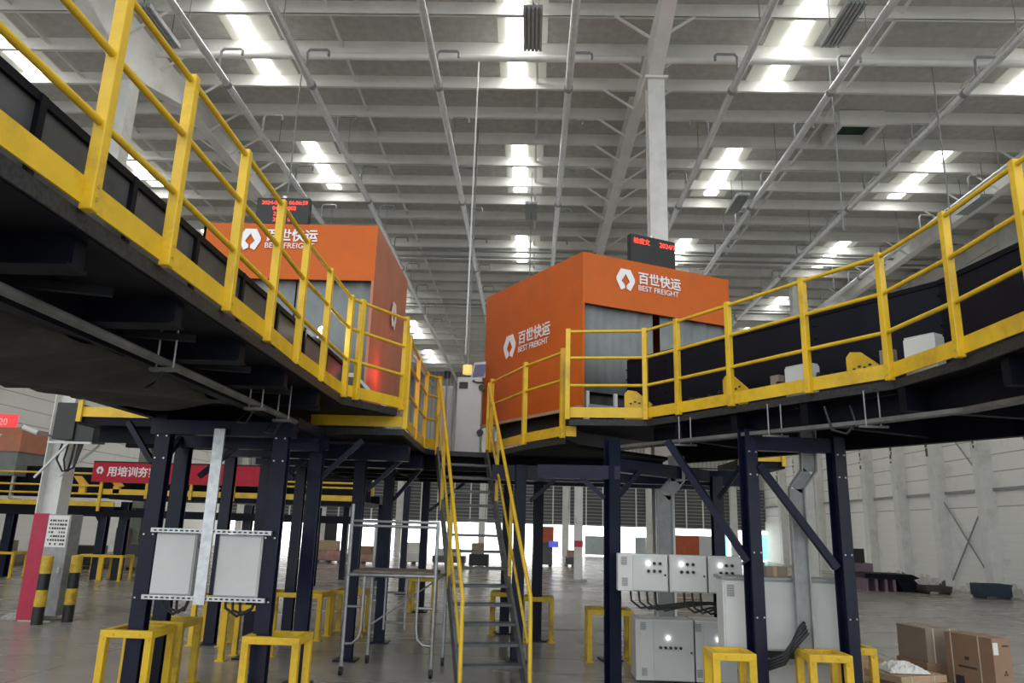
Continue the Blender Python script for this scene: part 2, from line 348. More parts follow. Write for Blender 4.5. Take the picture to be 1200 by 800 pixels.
# building columns
def steel_column(x, y, h, label, rz=0.0, b=0.36, foot=True):
    t = thing('steel_column', label, 'column', (x, y, 0), None, 'structure')
    MB().hcol(x, y, 0.05, h, b, 0.42, 0.022, rz).build('shaft', COLM, t)
    MB().box((x, y, 0.04), (0.6, 0.6, 0.08), rz).build('base_plate', CONCR, t)
    MB().box((x, y, h+0.02), (0.5, 0.6, 0.05), rz).build('cap_plate', WSTEEL, t)
    return t
steel_column(2.56, 14.6, 11.5, 'tall white steel column behind the right orange booth', math.radians(0))
cl = steel_column(-9.35, 14.65, 11.5, 'tall grey steel column on the left beside the red pillar sign', math.radians(90))
steel_column(1.86, 28.9, 12.4, 'slim far steel column with a red painted band', 0, 0.3)
MB().box((1.86, 28.67, 1.35), (0.32, 0.03, 0.22)).build('red_band', RED, bpy.data.objects['steel_column.002'])
steel_column(11.0, 30.0, 12.4, 'grey column seen between the two navy legs on the right', math.radians(90), 0.36)
t = thing('green_column', 'grey green column beyond the red banner', 'column', (-15.6, 30, 0), None, 'structure')
MB().hcol(-15.6, 30, 0, 12.4, 0.45, 0.4, 0.03).build('shaft', GREENG, t)
t = thing('service_cabinet', 'narrow brown cabinet standing against the grey green column', 'cabinet', (-15.75, 29.6, 0))
MB().box((-15.85, 29.55, 0.72), (0.42, 0.35, 1.4)).build('body', mat('brown cabinet paint', (0.20, 0.11, 0.10), 0.6), t)
MB().box((-15.85, 29.37, 0.72), (0.36, 0.02, 1.3)).build('door', mat('brown cabinet paint', (0.20, 0.11, 0.10), 0.6), t)

# ------------------------------------------------------------------ ceiling fixtures: sprinkler pipes
PIPES = [(-7.4, 1, 'first sprinkler pipe from the left, above the left rail'), (-5.38, 1, 'sprinkler pipe passing over the left orange booth'),
         (-2.36, 1, 'sprinkler pipe running to the left edge of the right booth'), (0.69, 1, 'nearly upright looking sprinkler pipe left of the white column'),
         (4.5, -1, 'sprinkler pipe just right of the white column'), (6.77, 1, 'sprinkler pipe crossing left of the roof vent'),
         (9.82, 1, 'sprinkler pipe crossing right of the roof vent'), (12.92, 1, 'rightmost sprinkler pipe, seen through the right rail')]
for x, sg, lab in PIPES:
    t = thing('sprinkler_pipe', lab, 'pipe', (x, 26, 11.9), 'sprinkler pipes under the roof')
    MB().tube((x, 7, 11.9), (x, 54.5, 11.9), 0.085, 12).build('main_pipe', PIPEM, t)
    for k in range(1, 5): MB().tube((x, 9+k*6.4-0.06, 11.9), (x, 9+k*6.4+0.06, 11.9), 0.105, 12).build('coupling', GALVD, t)
    y = 14.9
    while y < 40:
        MB().path([(x, y, 11.95), (x, y, 12.42), (x+sg*0.06, y, 12.5), (x+sg*0.46, y, 12.5), (x+sg*0.5, y, 12.46), (x+sg*0.5, y, 12.34)], 0.032, 7).build('sprinkler_arm', GALVD, t)
        y += 2.87
    y = 13.4
    while y < 38:
        MB().tube((x-0.05*sg, y, 11.9), (x-0.05*sg, y, 13.40), 0.012, 5).build('hanger_rod', GALVD, t)
        y += 5.74
# ribbed high-bay lamps
def lamp(x, y, label, z=12.2):
    t = thing('high_bay_lamp', label, 'lamp', (x, y, z), 'ribbed ceiling lamps')
    mb = MB().b2(x-0.2, x+0.2, y-0.7, y+0.7, z+0.05, z+0.1)
    for k in range(5): mb.b2(x-0.2+k*0.085, x-0.2+k*0.085+0.06, y-0.7, y+0.7, z, z+0.06)
    mb.build('housing', LAMPG, t)
    for s in (-0.6, 0.6): MB().tube((x, y+s, z+0.1), (x, y+s, 13.40), 0.008, 5).build('cable', CABLE, t)
lamp(-0.16, 13.75, 'ribbed lamp hanging below the skylight at top centre')
lamp(-0.17, 23.2, 'ribbed lamp hanging deeper behind the top centre one')
lamp(6.3, 13.5, 'ribbed lamp hanging at the upper right beside a bright skylight')
lamp(6.5, 22.3, 'ribbed lamp between the white column and the roof vent')
lamp(-8.35, 13.8, 'ribbed lamp hanging at the upper left above the rail')
lamp(13.9, 22.1, 'ribbed lamp seen above the right rail posts')
# power drops and rods hanging from the roof
for x, y, z0, lab in ((-1.5, 16, 5.6, 'thin white conduit dropping from the roof between the booths'), (7.05, 16, 8.7, 'thin rod dropping across the roof vent'),
                      (9.5, 16, 8.9, 'thin cable dropping at the right over the rail'), (-5.87, 16, 9.4, 'thin rod dropping above the left booth'), (-0.17, 23.2, 8.0, 'dark cable below the deeper centre lamp')):
    o = MB().tube((x, y, z0), (x, y, 13.42), 0.02, 6).build('hanging_conduit', WSTEEL if 'white' in lab else GALVD); tag(o, lab, 'conduit')
t = thing('warning_lamp', 'small amber hanging lamp between the two booths', 'lamp', (-1.8, 20, 6.1))
MB().tube((-1.8, 20, 5.95), (-1.8, 20, 6.2), 0.13, 12).build('lens', mat('amber lens', (0.7, 0.5, 0.12), 0.4, emit=(0.9, 0.65, 0.2), es=0.5), t)
MB().tube((-1.8, 20, 6.2), (-1.8, 20, 13.42), 0.02, 6).build('stem', GALVD, t)

# ------------------------------------------------------------------ platform helpers
def offset_line(pts, d):
    out = []
    for i, p in enumerate(pts):
        p = Vector(p); n = Vector((0, 0))
        if i > 0: e = (p-Vector(pts[i-1])).normalized(); n += Vector((-e.y, e.x))
        if i < len(pts)-1: e = (Vector(pts[i+1])-p).normalized(); n += Vector((-e.y, e.x))
        n.normalize(); out.append(tuple(p + n*d))
    return out
def ribbon(mb, pts, w, z0, z1, off=0.0):
    q = offset_line(pts, off) if off else pts
    for a, b in zip(q[:-1], q[1:]):
        d = (Vector(b)-Vector(a)).normalized()*0.004
        mb.bar((a[0]-d.x, a[1]-d.y, (z0+z1)/2), (b[0]+d.x, b[1]+d.y, (z0+z1)/2), w, z1-z0)
    return mb
def guardrail(name, label, posts, line, zf, rails, toe=(0.03, 0.17), top=1.28, w=0.066, side=0.0):
    """posts: plan points; line: plan polyline of the rails; zf: foot height"""
    t = thing(name, label, 'railing', (posts[0][0], posts[0][1], zf))
    for i, (x, y) in enumerate(posts):
        a = posts[max(i-1, 0)]; b = posts[min(i+1, len(posts)-1)]; rz = math.atan2(b[1]-a[1], b[0]-a[0])
        p = MB().box((x, y, zf+top/2), (w, w, top), rz).build('post', YEL, t, 0.006)
        for z in (zf+0.06, zf+0.13):
            q = Vector((math.sin(rz), -math.cos(rz), 0))
            MB().tube(Vector((x, y, z))-q*(w/2+.006), Vector((x, y, z))+q*(w/2+.006), 0.012, 6).build('bolt', YEL2, p)
    names = ['top_rail', 'middle_rail', 'lower_rail']
    for nme, z in zip(names, rails):
        MB().path([(x, y, z) for x, y in line], 0.021, 10).build(nme, YEL, t)
    if toe: ribbon(MB(), line, 0.014, zf+toe[0], zf+toe[1], side).build('toe_board', YEL, t)
    return t

# ------------------------------------------------------------------ left platform, conveyor and rail
LP = [(-2.20, 3.35-0.93*2), (-2.20, 3.35-0.93), (-2.20, 3.32), (-2.20, 4.12), (-2.215, 5.08), (-2.23, 5.97), (-2.27, 6.87), (-2.265, 7.75), (-2.26, 8.72), (-2.16, 8.9), (-1.72, 9.66)]
LL = [(-2.20, 0.5)] + LP
g = guardrail('guardrail', 'yellow guardrail along the left conveyor platform, climbing to the upper left corner', LP, LL, 3.36, (4.60, 4.22, 3.83), side=0.03)
pl = thing('conveyor_platform', 'dark navy steel platform carrying the left conveyor overhead', 'platform', (-3.4, 6, 0))
LE = [(-2.24, 0.5), (-2.27, 5.0), (-2.30, 8.75), (-1.78, 9.6)]
MB().prism([(-2.26, 0.5), (-2.30, 8.85), (-1.80, 9.66), (-1.9, 10.1), (-4.7, 10.1), (-4.7, 0.5)], 3.30, 3.36).build('deck_plate', DECK, pl)
ribbon(MB(), LE, 0.03, 3.28, 3.37).build('edge_plate', DIAM, pl)
mbs = MB()
for a in LE[:-1]: pass
ribbon(mbs, LE, 0.06, 3.27, 3.28, 0.03); mbs.build('edge_flange', NAVYD, pl)
for y in (1.3, 2.4, 3.5, 4.6, 5.7, 6.8, 7.9):
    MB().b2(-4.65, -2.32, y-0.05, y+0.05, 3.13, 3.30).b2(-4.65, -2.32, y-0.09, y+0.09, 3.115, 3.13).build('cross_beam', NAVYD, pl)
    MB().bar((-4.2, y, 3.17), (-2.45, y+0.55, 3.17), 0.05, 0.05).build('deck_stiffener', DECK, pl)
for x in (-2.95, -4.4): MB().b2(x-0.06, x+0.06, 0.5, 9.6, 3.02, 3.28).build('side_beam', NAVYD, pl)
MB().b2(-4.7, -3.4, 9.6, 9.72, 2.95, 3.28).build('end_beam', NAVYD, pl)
def hpost(x, y, z1, par, rz=0.0, b=0.165, h=0.13, bolts=False):
    c = MB().hcol(x, y, 0.02, z1, b, h, 0.016, rz).build('column', NAVY, par)
    MB().box((x, y, 0.012), (0.32, 0.32, 0.024), rz).build('foot_plate', NAVY, c)
    q = Matrix.Rotation(rz, 3, 'Z')
    for z in (1.06, 1.72, 2.55, 2.8) if bolts else ():
        for sx in (-0.05, 0.05):
            p = Vector((x, y, z)) + q @ Vector((sx, -h/2, 0)); MB().tube(p + q @ Vector((0, 0.004, 0)), p - q @ Vector((0, 0.012, 0)), 0.010, 6).build('bolt', GALV, c)
    return c
for x, y, z in ((-4.17, 8.36, 2.96), (-2.81, 8.33, 2.96), (-4.28, 9.1, 2.96), (-2.75, 9.55, 2.96)):
    hpost(x, y, z, pl, 0.0, bolts=(y < 8.5))
MB().b2(-4.3, -2.68, 8.26, 8.44, 2.82, 2.98).build('portal_beam', NAVY, pl)
MB().b2(-4.38, -2.62, 9.0, 9.14, 2.74, 2.9).build('portal_beam', NAVY, pl)
MB().b2(-4.38, -2.62, 9.46, 9.6, 2.80, 2.95).build('portal_beam', NAVY, pl)
for x in (-4.28, -2.75): MB().b2(x-0.08, x+0.08, 8.4, 9.6, 2.94, 3.06).build('tie_beam', NAVY, pl)
for p, q in (((-4.05, 9.1, 2.4), (-3.6, 9.1, 2.8)), ((-2.7, 9.6, 2.45), (-2.2, 9.65, 2.95)), ((-4.3, 8.5, 2.4), (-4.3, 9.0, 2.85)), ((-2.9, 9.1, 2.4), (-3.3, 9.1, 2.8)), ((-4.28, 8.36, 2.5), (-4.62, 8.36, 2.95))):
    MB().bar(p, q, 0.06, 0.06).build('knee_brace', NAVY, pl)
# left conveyor on the platform
cv = thing('belt_conveyor', 'grey panelled conveyor behind the left yellow rail', 'conveyor', (-3.4, 5, 3.36))
MB().b2(-4.45, -2.62, 0.5, 10.1, 3.52, 3.62).build('belt', BLK, cv)
yy = 0.6
while yy < 9.2:
    y1 = yy + 0.92
    MB().b2(-2.585, -2.565, yy, y1-0.05, 3.42, 3.95).build('side_panel', PANEL, cv)
    MB().b2(-2.60, -2.535, y1-0.05, y1+0.0, 3.36, 4.0).build('panel_rib', NAVYD, cv)
    yy = y1
MB().b2(-2.61, -2.54, 0.5, 9.75, 3.95, 4.0).build('top_trim', NAVYD, cv)
MB().b2(-2.61, -2.54, 0.5, 9.75, 3.36, 3.42).build('bottom_trim', NAVYD, cv)
MB().b2(-4.5, -4.45, 0.5, 10.1, 3.36, 4.0).build('far_side_panel', PANELN, cv)
mb = MB().b2(-2.66, -2.62, 0.5, 9.7, 4.02, 4.05); mb.build('cable_duct', GALV, cv)
# cable tray slung under the deck
ct = thing('cable_tray', 'thin steel cable tray slung under the left platform edge', 'cable tray', (-2.6, 5, 3.0))
MB().path([(-2.62, 1.0, 2.98), (-2.62, 4.0, 2.98), (-2.64, 8.2, 2.98)], 0.032, 8).build('tray', DARKST, ct)
for y in (3.0, 5.1, 6.9, 7.7):
    for s in (-0.06, 0.06): MB().tube((-2.62+s, y, 2.93), (-2.62+s, y, 3.32), 0.008, 5).build('hanger_rod', GALVD, ct)
    MB().b2(-2.72, -2.52, y-0.025, y+0.025, 2.915, 2.94).build('hanger_bar', DARKST, ct)
    MB().path([(-2.62, y, 2.94), (-2.72, y+0.08, 2.8), (-2.9, y+0.3, 2.84), (-2.95, y+0.6, 2.97)], 0.009, 5).build('loose_cable', CABLE, ct)
# tarpaulin slung below the conveyor
def tarp():
    nu, nv = 46, 22; vs = []; fs = []
    for i in range(nu+1):
        for j in range(nv+1):
            u, v = i/nu, j/nv; y = 1.0 + 6.5*u; x = -2.98 - 1.72*v - 0.06*math.sin(y*2.1)*(1-v)
            z = 3.05 - 0.24*(1-0.85*u**3)*math.sin(math.pi*min(1, v*1.05))*(0.75+0.25*math.sin(y*1.7)) - 0.03*math.sin(9*v+y*3) - 0.02*math.sin(14*y+5*v) - 0.05*max(0, math.sin(y*2.4))*v
            if v > 0.9: z += 0.03
            vs.append((x, y, z))
    for i in range(nu):
        for j in range(nv):
            a = i*(nv+1)+j; fs.append((a, a+1, a+nv+2, a+nv+1))
    o = MB().add(vs, fs, True).build('tarpaulin', TARP); md = o.modifiers.new('thickness', 'SOLIDIFY'); md.thickness = 0.012
    tag(o, 'dusty black tarpaulin sagging under the left conveyor platform', 'tarpaulin')
tarp()

# ------------------------------------------------------------------ lower landing between the booths
ld = thing('landing_platform', 'lower steel landing at the head of the stairs between the booths', 'platform', (-1, 12, 0))
LW = [(-1.70, 9.74), (-1.74, 11.05), (-1.76, 12.2), (-1.62, 12.52), (-0.70, 12.68), (-0.11, 11.27), (0.46, 10.22)]
MB().prism([(-4.7, 9.74), (-1.70, 9.74), (-1.74, 11.05), (-1.76, 12.2), (-1.62, 12.52), (-0.70, 12.68), (-0.11, 11.27), (0.43, 10.25), (0.72, 11.02), (2.30, 12.56), (2.30, 17.5), (-4.7, 17.5)], 3.07, 3.12).build('deck_plate', DECK, ld)
ribbon(MB(), [(-3.3, 9.76)] + LW, 0.03, 3.04, 3.12, 0.0).build('edge_plate', DIAM, ld)
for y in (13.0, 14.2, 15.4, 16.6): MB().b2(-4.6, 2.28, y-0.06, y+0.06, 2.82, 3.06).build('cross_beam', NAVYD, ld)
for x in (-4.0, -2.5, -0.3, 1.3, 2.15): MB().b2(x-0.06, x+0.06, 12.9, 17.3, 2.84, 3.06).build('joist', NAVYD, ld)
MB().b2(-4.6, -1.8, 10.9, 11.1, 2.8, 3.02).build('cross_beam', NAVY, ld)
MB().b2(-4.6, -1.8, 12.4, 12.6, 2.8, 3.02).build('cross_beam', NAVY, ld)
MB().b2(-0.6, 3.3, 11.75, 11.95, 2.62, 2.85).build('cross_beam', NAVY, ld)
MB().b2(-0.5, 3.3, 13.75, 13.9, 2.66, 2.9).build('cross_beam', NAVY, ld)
for x, y, z in ((-3.95, 11.15, 2.95), (-2.56, 11.25, 2.95), (-2.43, 12.95, 2.95), (-4.05, 13.2, 2.95), (-4.93, 12.2, 3.02), (-2.4, 17.45, 2.95), (-3.5, 21.5, 2.95), (-0.15, 11.7, 2.85), (0.16, 13.75, 2.85), (-0.42, 14.5, 2.85), (1.27, 12.05, 2.7), (2.85, 11.6, 2.75)):
    hpost(x, y, z, ld, 0.0 if x < -1 else math.radians(10))
for p, q in (((-2.45, 11.3, 2.38), (-1.97, 11.35, 2.85)), ((0.0, 11.75, 2.3), (0.45, 11.8, 2.7)), ((2.78, 11.2, 2.40), (3.1, 11.0, 2.9)), ((-2.35, 13, 2.3), (-1.9, 13, 2.85)), ((-2.3, 17.4, 2.2), (-1.5, 17.2, 2.85)), ((-3.9, 11.2, 2.3), (-3.4, 11.2, 2.8))):
    MB().bar(p, q, 0.06, 0.06).build('knee_brace', NAVY, ld)
guardrail('guardrail', 'yellow guardrail running back from the left platform to the stair head', [(-1.68, 9.76), (-1.74, 11.05), (-1.77, 12.2), (-1.60, 12.54)], [(-1.68, 9.76), (-1.74, 11.05), (-1.77, 12.2), (-1.60, 12.54)], 3.12, (4.36, 4.02, 3.62), side=0.0)
ribbon(MB(), [(-3.3, 9.75), (-1.70, 9.75)], 0.014, 3.15, 3.29).build('toe_board', YEL, ld)
guardrail('guardrail', 'yellow guardrail from the stair head along the right orange booth', [(-0.70, 12.68), (-0.11, 11.27), (0.43, 10.27)], [(-0.70, 12.68), (-0.11, 11.27), (0.43, 10.27)], 3.12, (4.34, 3.94), side=-0.0)
ribbon(MB(), [(0.43, 10.27), (0.62, 10.3)], 0.014, 3.15, 3.29).build('toe_board', YEL, ld)

# ------------------------------------------------------------------ stairs
def stairs():
    t = thing('steel_stairs', 'steep grey steel stairs with yellow handrails climbing to the landing', 'stairs', (-0.4, 9.7, 0))
    T = Vector((-1.17, 12.60, 3.10)); B = Vector((-0.40, 9.70, 0.0)); d = Vector((T.x-B.x, T.y-B.y, 0)).normalized(); s = Vector((d.y, -d.x, 0))  # s points right
    hw = 0.42
    run = B-T
    for k in (-1, 1):
        MB().bar(T + s*hw*k + Vector((0, 0, 0.0)), B + s*hw*k, 0.035, 0.2).build('stringer', STAIR, t)
    n = 14
    for i in range(1, n):
        p = T + run*(i/n); MB().frame(p, s*(2*hw-0.03), d*0.2, Vector((0, 0, 0.035))).build('tread', STAIR, t)
    for k in (-1, 1):
        o = s*(hw+0.01)*k
        up = Vector((0, 0, 1.22)); a = T + o + up; b = T + run*1.03 + o + up*0.95; c = Vector((b.x, b.y, 0.1)) + run.normalized()*0.02
        MB().path([a, T + run*0.4 + o + up, b, Vector((b.x, b.y, 0.02)) + Vector((run.x, run.y, 0))*0.015], 0.027, 10).build('handrail', YEL, t)
        MB().path([a - up*0.5, T + run*0.4 + o + up*0.5, T + run*1.0 + o + up*0.42], 0.02, 8).build('middle_rail', YEL2, t)
        for f in (0.0, 0.3, 0.64):
            q = T + run*f + o; MB().bar(q + Vector((0, 0, -0.05)), q + up*0.99, 0.05, 0.04, (0, 1, 0)).build('baluster', YEL2 if f else YEL, t)
stairs()

# ------------------------------------------------------------------ right platform, conveyor and rail
RL = [(3.52, 0.5), (3.52, 2.3), (3.52, 4.15), (3.51, 5.05), (3.49, 5.98), (3.39, 6.97), (2.91, 7.74), (2.35, 8.69), (1.88, 9.46), (1.54, 9.97), (0.49, 10.1)]
g = guardrail('guardrail', 'yellow guardrail curving along the right conveyor platform', RL[2:], RL, 3.36, (4.60, 4.22, 3.83), side=-0.03)
pr = thing('conveyor_platform', 'dark navy steel platform carrying the right conveyor', 'platform', (3.5, 7, 0))
RI = [(3.56, 0.5), (3.56, 5.98), (3.44, 7.0), (2.95, 7.78), (1.92, 9.5), (1.57, 10.02), (0.52, 10.14)]
RO = [(2.4, 12.5), (3.0, 11.6), (4.1, 9.8), (5.2, 8.0), (5.4, 6.8), (5.4, 0.5)]
MB().prism(RI + [(0.75, 11.0)] + RO, 3.30, 3.36).build('deck_plate', DECK, pr)
ribbon(MB(), RI, 0.03, 3.285, 3.37).build('edge_plate', DIAM, pr)
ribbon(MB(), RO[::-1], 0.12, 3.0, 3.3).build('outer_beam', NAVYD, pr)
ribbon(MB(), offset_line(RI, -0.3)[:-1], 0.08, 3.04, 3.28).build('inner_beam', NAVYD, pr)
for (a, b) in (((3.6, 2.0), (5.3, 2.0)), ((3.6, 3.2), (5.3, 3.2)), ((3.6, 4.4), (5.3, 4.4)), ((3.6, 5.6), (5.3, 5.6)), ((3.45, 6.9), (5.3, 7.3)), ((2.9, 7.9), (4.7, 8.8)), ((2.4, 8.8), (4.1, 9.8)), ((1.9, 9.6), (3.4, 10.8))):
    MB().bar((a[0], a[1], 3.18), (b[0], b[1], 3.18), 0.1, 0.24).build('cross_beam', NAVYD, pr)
rz = math.radians(28)
for x, y, z in ((2.43, 8.4, 3.05), (3.44, 8.5, 3.0), (1.05, 9.65, 3.05), (3.76, 9.25, 3.0)):
    hpost(x, y, z, pr, rz, 0.165, 0.13, y < 8.6)
MB().bar((2.43, 8.4, 2.9), (3.5, 8.52, 2.9), 0.12, 0.16).build('portal_beam', NAVY, pr)
MB().bar((0.1, 9.75, 2.62), (1.15, 9.65, 2.62), 0.14, 0.17).build('portal_beam', NAVY, pr)
MB().bar((1.05, 9.65, 2.72), (2.6, 11.2, 2.72), 0.14, 0.17).build('portal_beam', NAVY, pr)
for p, q, wd in (((1.62, 8.85, 2.95), (2.37, 8.37, 1.62), 0.075), ((2.54, 8.4, 2.66), (3.34, 8.45, 1.58), 0.075), ((1.15, 9.72, 2.35), (1.42, 9.85, 2.66), 0.06), ((0.95, 9.66, 2.3), (0.6, 9.7, 2.6), 0.06)):
    MB().bar(p, q, wd, wd).build('knee_brace', NAVY, pr)
# conveyor body
cv2 = thing('belt_conveyor', 'navy high sided conveyor behind the right yellow rail', 'conveyor', (4, 7, 3.36))
WALL = [(4.15, 0.5), (4.17, 6.02), (4.02, 7.1), (3.25, 8.31), (2.57, 9.36), (1.90, 10.30), (1.45, 11.0)]
for a, b in zip(WALL[:-1], WALL[1:]):
    L_ = (Vector(b)-Vector(a)).length; n = max(1, round(L_/1.1))
    for k in range(n):
        p = Vector(a).lerp(Vector(b), k/n); q = Vector(a).lerp(Vector(b), (k+1)/n)
        MB().bar((p.x, p.y, 3.98), (q.x, q.y, 3.98), 0.02, 0.84).build('side_panel', PANELN, cv2)
        mb = MB()
        for z in (3.8, 3.95, 4.1, 4.25): mb.sphere((q.x-0.03, q.y-0.02, z), 0.014, 6)
        mb.bar((q.x-0.005, q.y, 3.98), (q.x+0.0301, q.y+0.03, 3.98), 0.05, 0.84); mb.build('panel_joint', NAVYD, cv2)
ribbon(MB(), WALL, 0.05, 4.36, 4.41).build('top_trim', NAVYD, cv2)
BED = offset_line(WALL, 0.0)
ribbon(MB(), offset_line(WALL, 0.17), 0.26, 3.42, 3.52).build('roller_bed', BLK, cv2)
ribbon(MB(), offset_line(WALL, -0.62), 1.1, 3.50, 3.62).build('belt', BLK, cv2)
ribbon(MB(), offset_line(WALL, -1.2), 0.03, 3.40, 4.1).build('far_side_panel', PANELN, cv2)
mb = MB(); inner = offset_line(WALL, 0.22)
for a, b in zip(inner[:-1], inner[1:]):
    n = int((Vector(b)-Vector(a)).length/0.16)
    for k in range(n):
        p = Vector(a).lerp(Vector(b), (k+.5)/n); mb.tube((p.x-0.12, p.y-0.03, 3.56+rnd.uniform(-.02, .05)), (p.x+0.12, p.y+0.03, 3.56), rnd.uniform(.02, .04), 8)
mb.build('drive_roller', mat('dark roller rubber', (0.02, 0.02, 0.024), 0.35, 0.3, 0.3, 10), cv2)
def ybracket(x, y, z, rz, label):
    t = thing('sensor_bracket', label, 'bracket', (x, y, z))
    q = Matrix.Rotation(rz, 3, 'Z'); pts = [(-0.17, 0, -0.2), (0.2, 0, -0.2), (0.25, 0, 0), (0.2, 0, 0.06), (0.0, 0, 0.23), (-0.12, 0, 0.25), (-0.17, 0, 0.2)]
    p3 = [Vector((x, y, z)) + q @ Vector(p) for p in pts]; MB().slab(p3, q @ Vector((0, 1, 0)), 0.02).build('plate', YEL, t)
    mb = MB()
    for k in range(4):
        c = Vector((x, y, z)) + q @ Vector((-0.08+k*0.06, -0.004, 0.06+0.02*(k % 2))); mb.frame(c, q @ Vector((0.03, 0, 0)), q @ Vector((0, 0.006, 0)), Vector((0, 0, 0.02)))
    mb.build('slot', BLK, t)
ybracket(3.42, 7.62, 3.56, math.radians(-58), 'yellow slotted bracket on the deck by the second rail post from the right bend')
ybracket(2.46, 8.98, 3.56, math.radians(-58), 'small yellow bracket at the middle of the right rail')
ybracket(1.45, 10.2, 3.56, math.radians(-20), 'yellow bracket in front of the right booth curtain')
for x, y, sx, lab in ((2.98, 8.1, 0.34, 'white sensor box on the right deck between two rail posts'), (3.62, 6.75, 0.3, 'white sensor box on the right deck near the frame edge')):
    t = thing('sensor_box', lab, 'box', (x, y, 3.36))
    MB().box((x, y, 3.54), (sx, 0.16, 0.36), math.radians(-58)).build('body', CAB, t, 0.008)
    MB().box((x-0.0, y, 3.73), (sx*0.94, 0.14, 0.02), math.radians(-58)).build('lid', CABD, t)
    MB().box((x-0.14, y+0.40, 3.60), (0.12, 0.1, 0.2), math.radians(-58)).build('plug_box', CARDG, t)
# cable tray under right deck
c2 = thing('cable_tray', 'bright steel cable tray slung under the right platform edge', 'cable tray', (3, 7, 3.0))
tp = [(3.95, 1.0, 3.0), (3.95, 5.4, 3.0), (3.75, 6.4, 3.0), (3.22, 7.35, 3.0), (2.2, 8.75, 3.0), (1.15, 10.2, 3.0)]
for a, b in zip(tp[:-1], tp[1:]): MB().bar(a, b, 0.12, 0.04).build('tray', DARKST, c2)
for x, y in ((3.9, 5.6), (3.3, 7.2), (2.65, 8.1), (1.9, 9.2)):
    for s in (-0.07, 0.07): MB().tube((x+s, y, 2.95), (x+s, y, 3.3), 0.008, 5).build('hanger_rod', GALVD, c2)
    MB().bar((x-0.14, y, 2.95), (x+0.14, y, 2.95), 0.03, 0.02).build('hanger_bar', DARKST, c2)
MB().path([(3.0, 7.6, 3.2), (3.02, 7.5, 2.95), (3.12, 7.4, 2.9), (3.2, 7.35, 3.0), (3.22, 7.5, 3.2)], 0.014, 6).build('cable_loop', CABLE, c2)

# ------------------------------------------------------------------ orange scanner booths
LOGO_O = [(0.0, 0.50), (0.25, 0.50), (0.48, 0.09), (0.48, -0.06), (0.25, -0.50), (0.045, -0.40), (0.045, -0.26), (0.22, -0.07), (0.0, 0.28)]
def logo(parent, origin, X, Uv, size):
    X = Vector(X).normalized(); Uv = Vector(Uv).normalized(); N = X.cross(Uv)
    mb = MB()
    for s in (1, -1):
        mb.slab([Vector(origin) + X*(p[0]*s*size) + Uv*(p[1]*size) for p in LOGO_O], N, 0.006)
    return mb.build('emblem', WHT, parent)
def sign(parent, o, X, size):
    """emblem with the two lines of lettering; o = centre of the emblem"""
    X = Vector(X).normalized(); U = Vector((0, 0, 1)); o = Vector(o)
    logo(parent, o, X, U, size)
    text('百世快运', size*0.60, WHT, parent, o + X*size*0.66 + U*size*0.0, X, U, 'sign_lettering', bold=0.004, sx=0.98)
    text('BEST FREIGHT', size*0.36, WHT, parent, o + X*size*0.66 - U*size*0.38, X, U, 'sign_lettering', sx=0.98)
def booth(label, F0, F1, B1, B0, z0, zf, z1, logoface, side_mat, gap):
    """F0,F1 front (curtain) edge left to right; B1,B0 back"""
    t = thing('scanner_booth', label, 'booth', ((F0[0]+B1[0])/2, (F0[1]+B1[1])/2, z0))
    def face(a, b, za, zb, th=0.04):
        a, b = Vector(a), Vector(b); n = Vector((b.y-a.y, -(b.x-a.x), 0)).normalized()
        return [(a.x, a.y, za), (b.x, b.y, za), (b.x, b.y, zb), (a.x, a.y, zb)], n
    def wall(nm, a, b, za, zb, m):
        p, n = face(a, b, za, zb); return MB().slab(p, -n, 0.04).build(nm, m, t)
    wall('fascia', F0, F1, zf, z1, ORG)
    wall('right_side', F1, B1, z0, z1, side_mat if logoface != 'left' else ORG)
    wall('back_side', B1, B0, zf, z1, ORG)
    wall('left_side', B0, F0, z0, z1, ORG)
    cc = (Vector(F0)+Vector(B1))/2
    ins = [tuple(Vector(p) + (cc-Vector(p)).normalized()*0.07) for p in (F0, F1, B1, B0)]
    MB().prism(ins, z1-0.05, z1-0.01).build('roof_sheet', ORG, t)
    MB().prism([tuple(Vector(p) + (cc-Vector(p)).normalized()*0.3) for p in (F0, F1, B1, B0)], 3.4, z0+0.55).build('dark_infill', BLK, t)  # black infill for the conveyor base, added to keep the gap dark
    mb = MB()
    for (x, y) in (F0, F1, B1, B0):
        cx, cy = (F0[0]+B1[0])/2, (F0[1]+B1[1])/2; d = Vector((cx-x, cy-y)).normalized()*0.3
        mb.box((x+d.x, y+d.y, (3.36+zf)/2), (0.07, 0.07, zf-3.36))
    mb.build('frame', GALV, t)
    # pleated curtain under the fascia
    a, b = Vector(F0), Vector(F1); e = (b-a); L_ = e.length; e.normalize(); nn = Vector((e.y, -e.x))
    runs = ((0.005, gap[0]), (gap[1], 0.995))
    for u0, u1 in runs:
        N = 90; vs = []; fs = []
        for i in range(N+1):
            u = u0 + (u1-u0)*i/N; s = u*L_
            p = a + e*s - nn*(0.10 + 0.010*math.sin(s*13+math.sin(s*5)*2) + 0.004*math.sin(s*41))
            vs += [(p.x, p.y, z0+gap[2]), (p.x, p.y, zf+0.03)]
        for i in range(N): fs.append((2*i, 2*i+2, 2*i+3, 2*i+1))
        o = MB().add(vs, fs, True).build('curtain', CURT, t); o.modifiers.new('thickness', 'SOLIDIFY').thickness = 0.006
    return t
bl = booth('orange scanner booth on the left platform with a wide front sign', (-4.95, 10.2), (-2.34, 10.2), (-2.31, 12.75), (-4.95, 12.75), 3.55, 5.33, 6.19, 'front', ORGP, (0.55, 0.56, 0.02))
sign(bl, (-4.23, 10.185, 5.93), (1, 0, 0), 0.335)
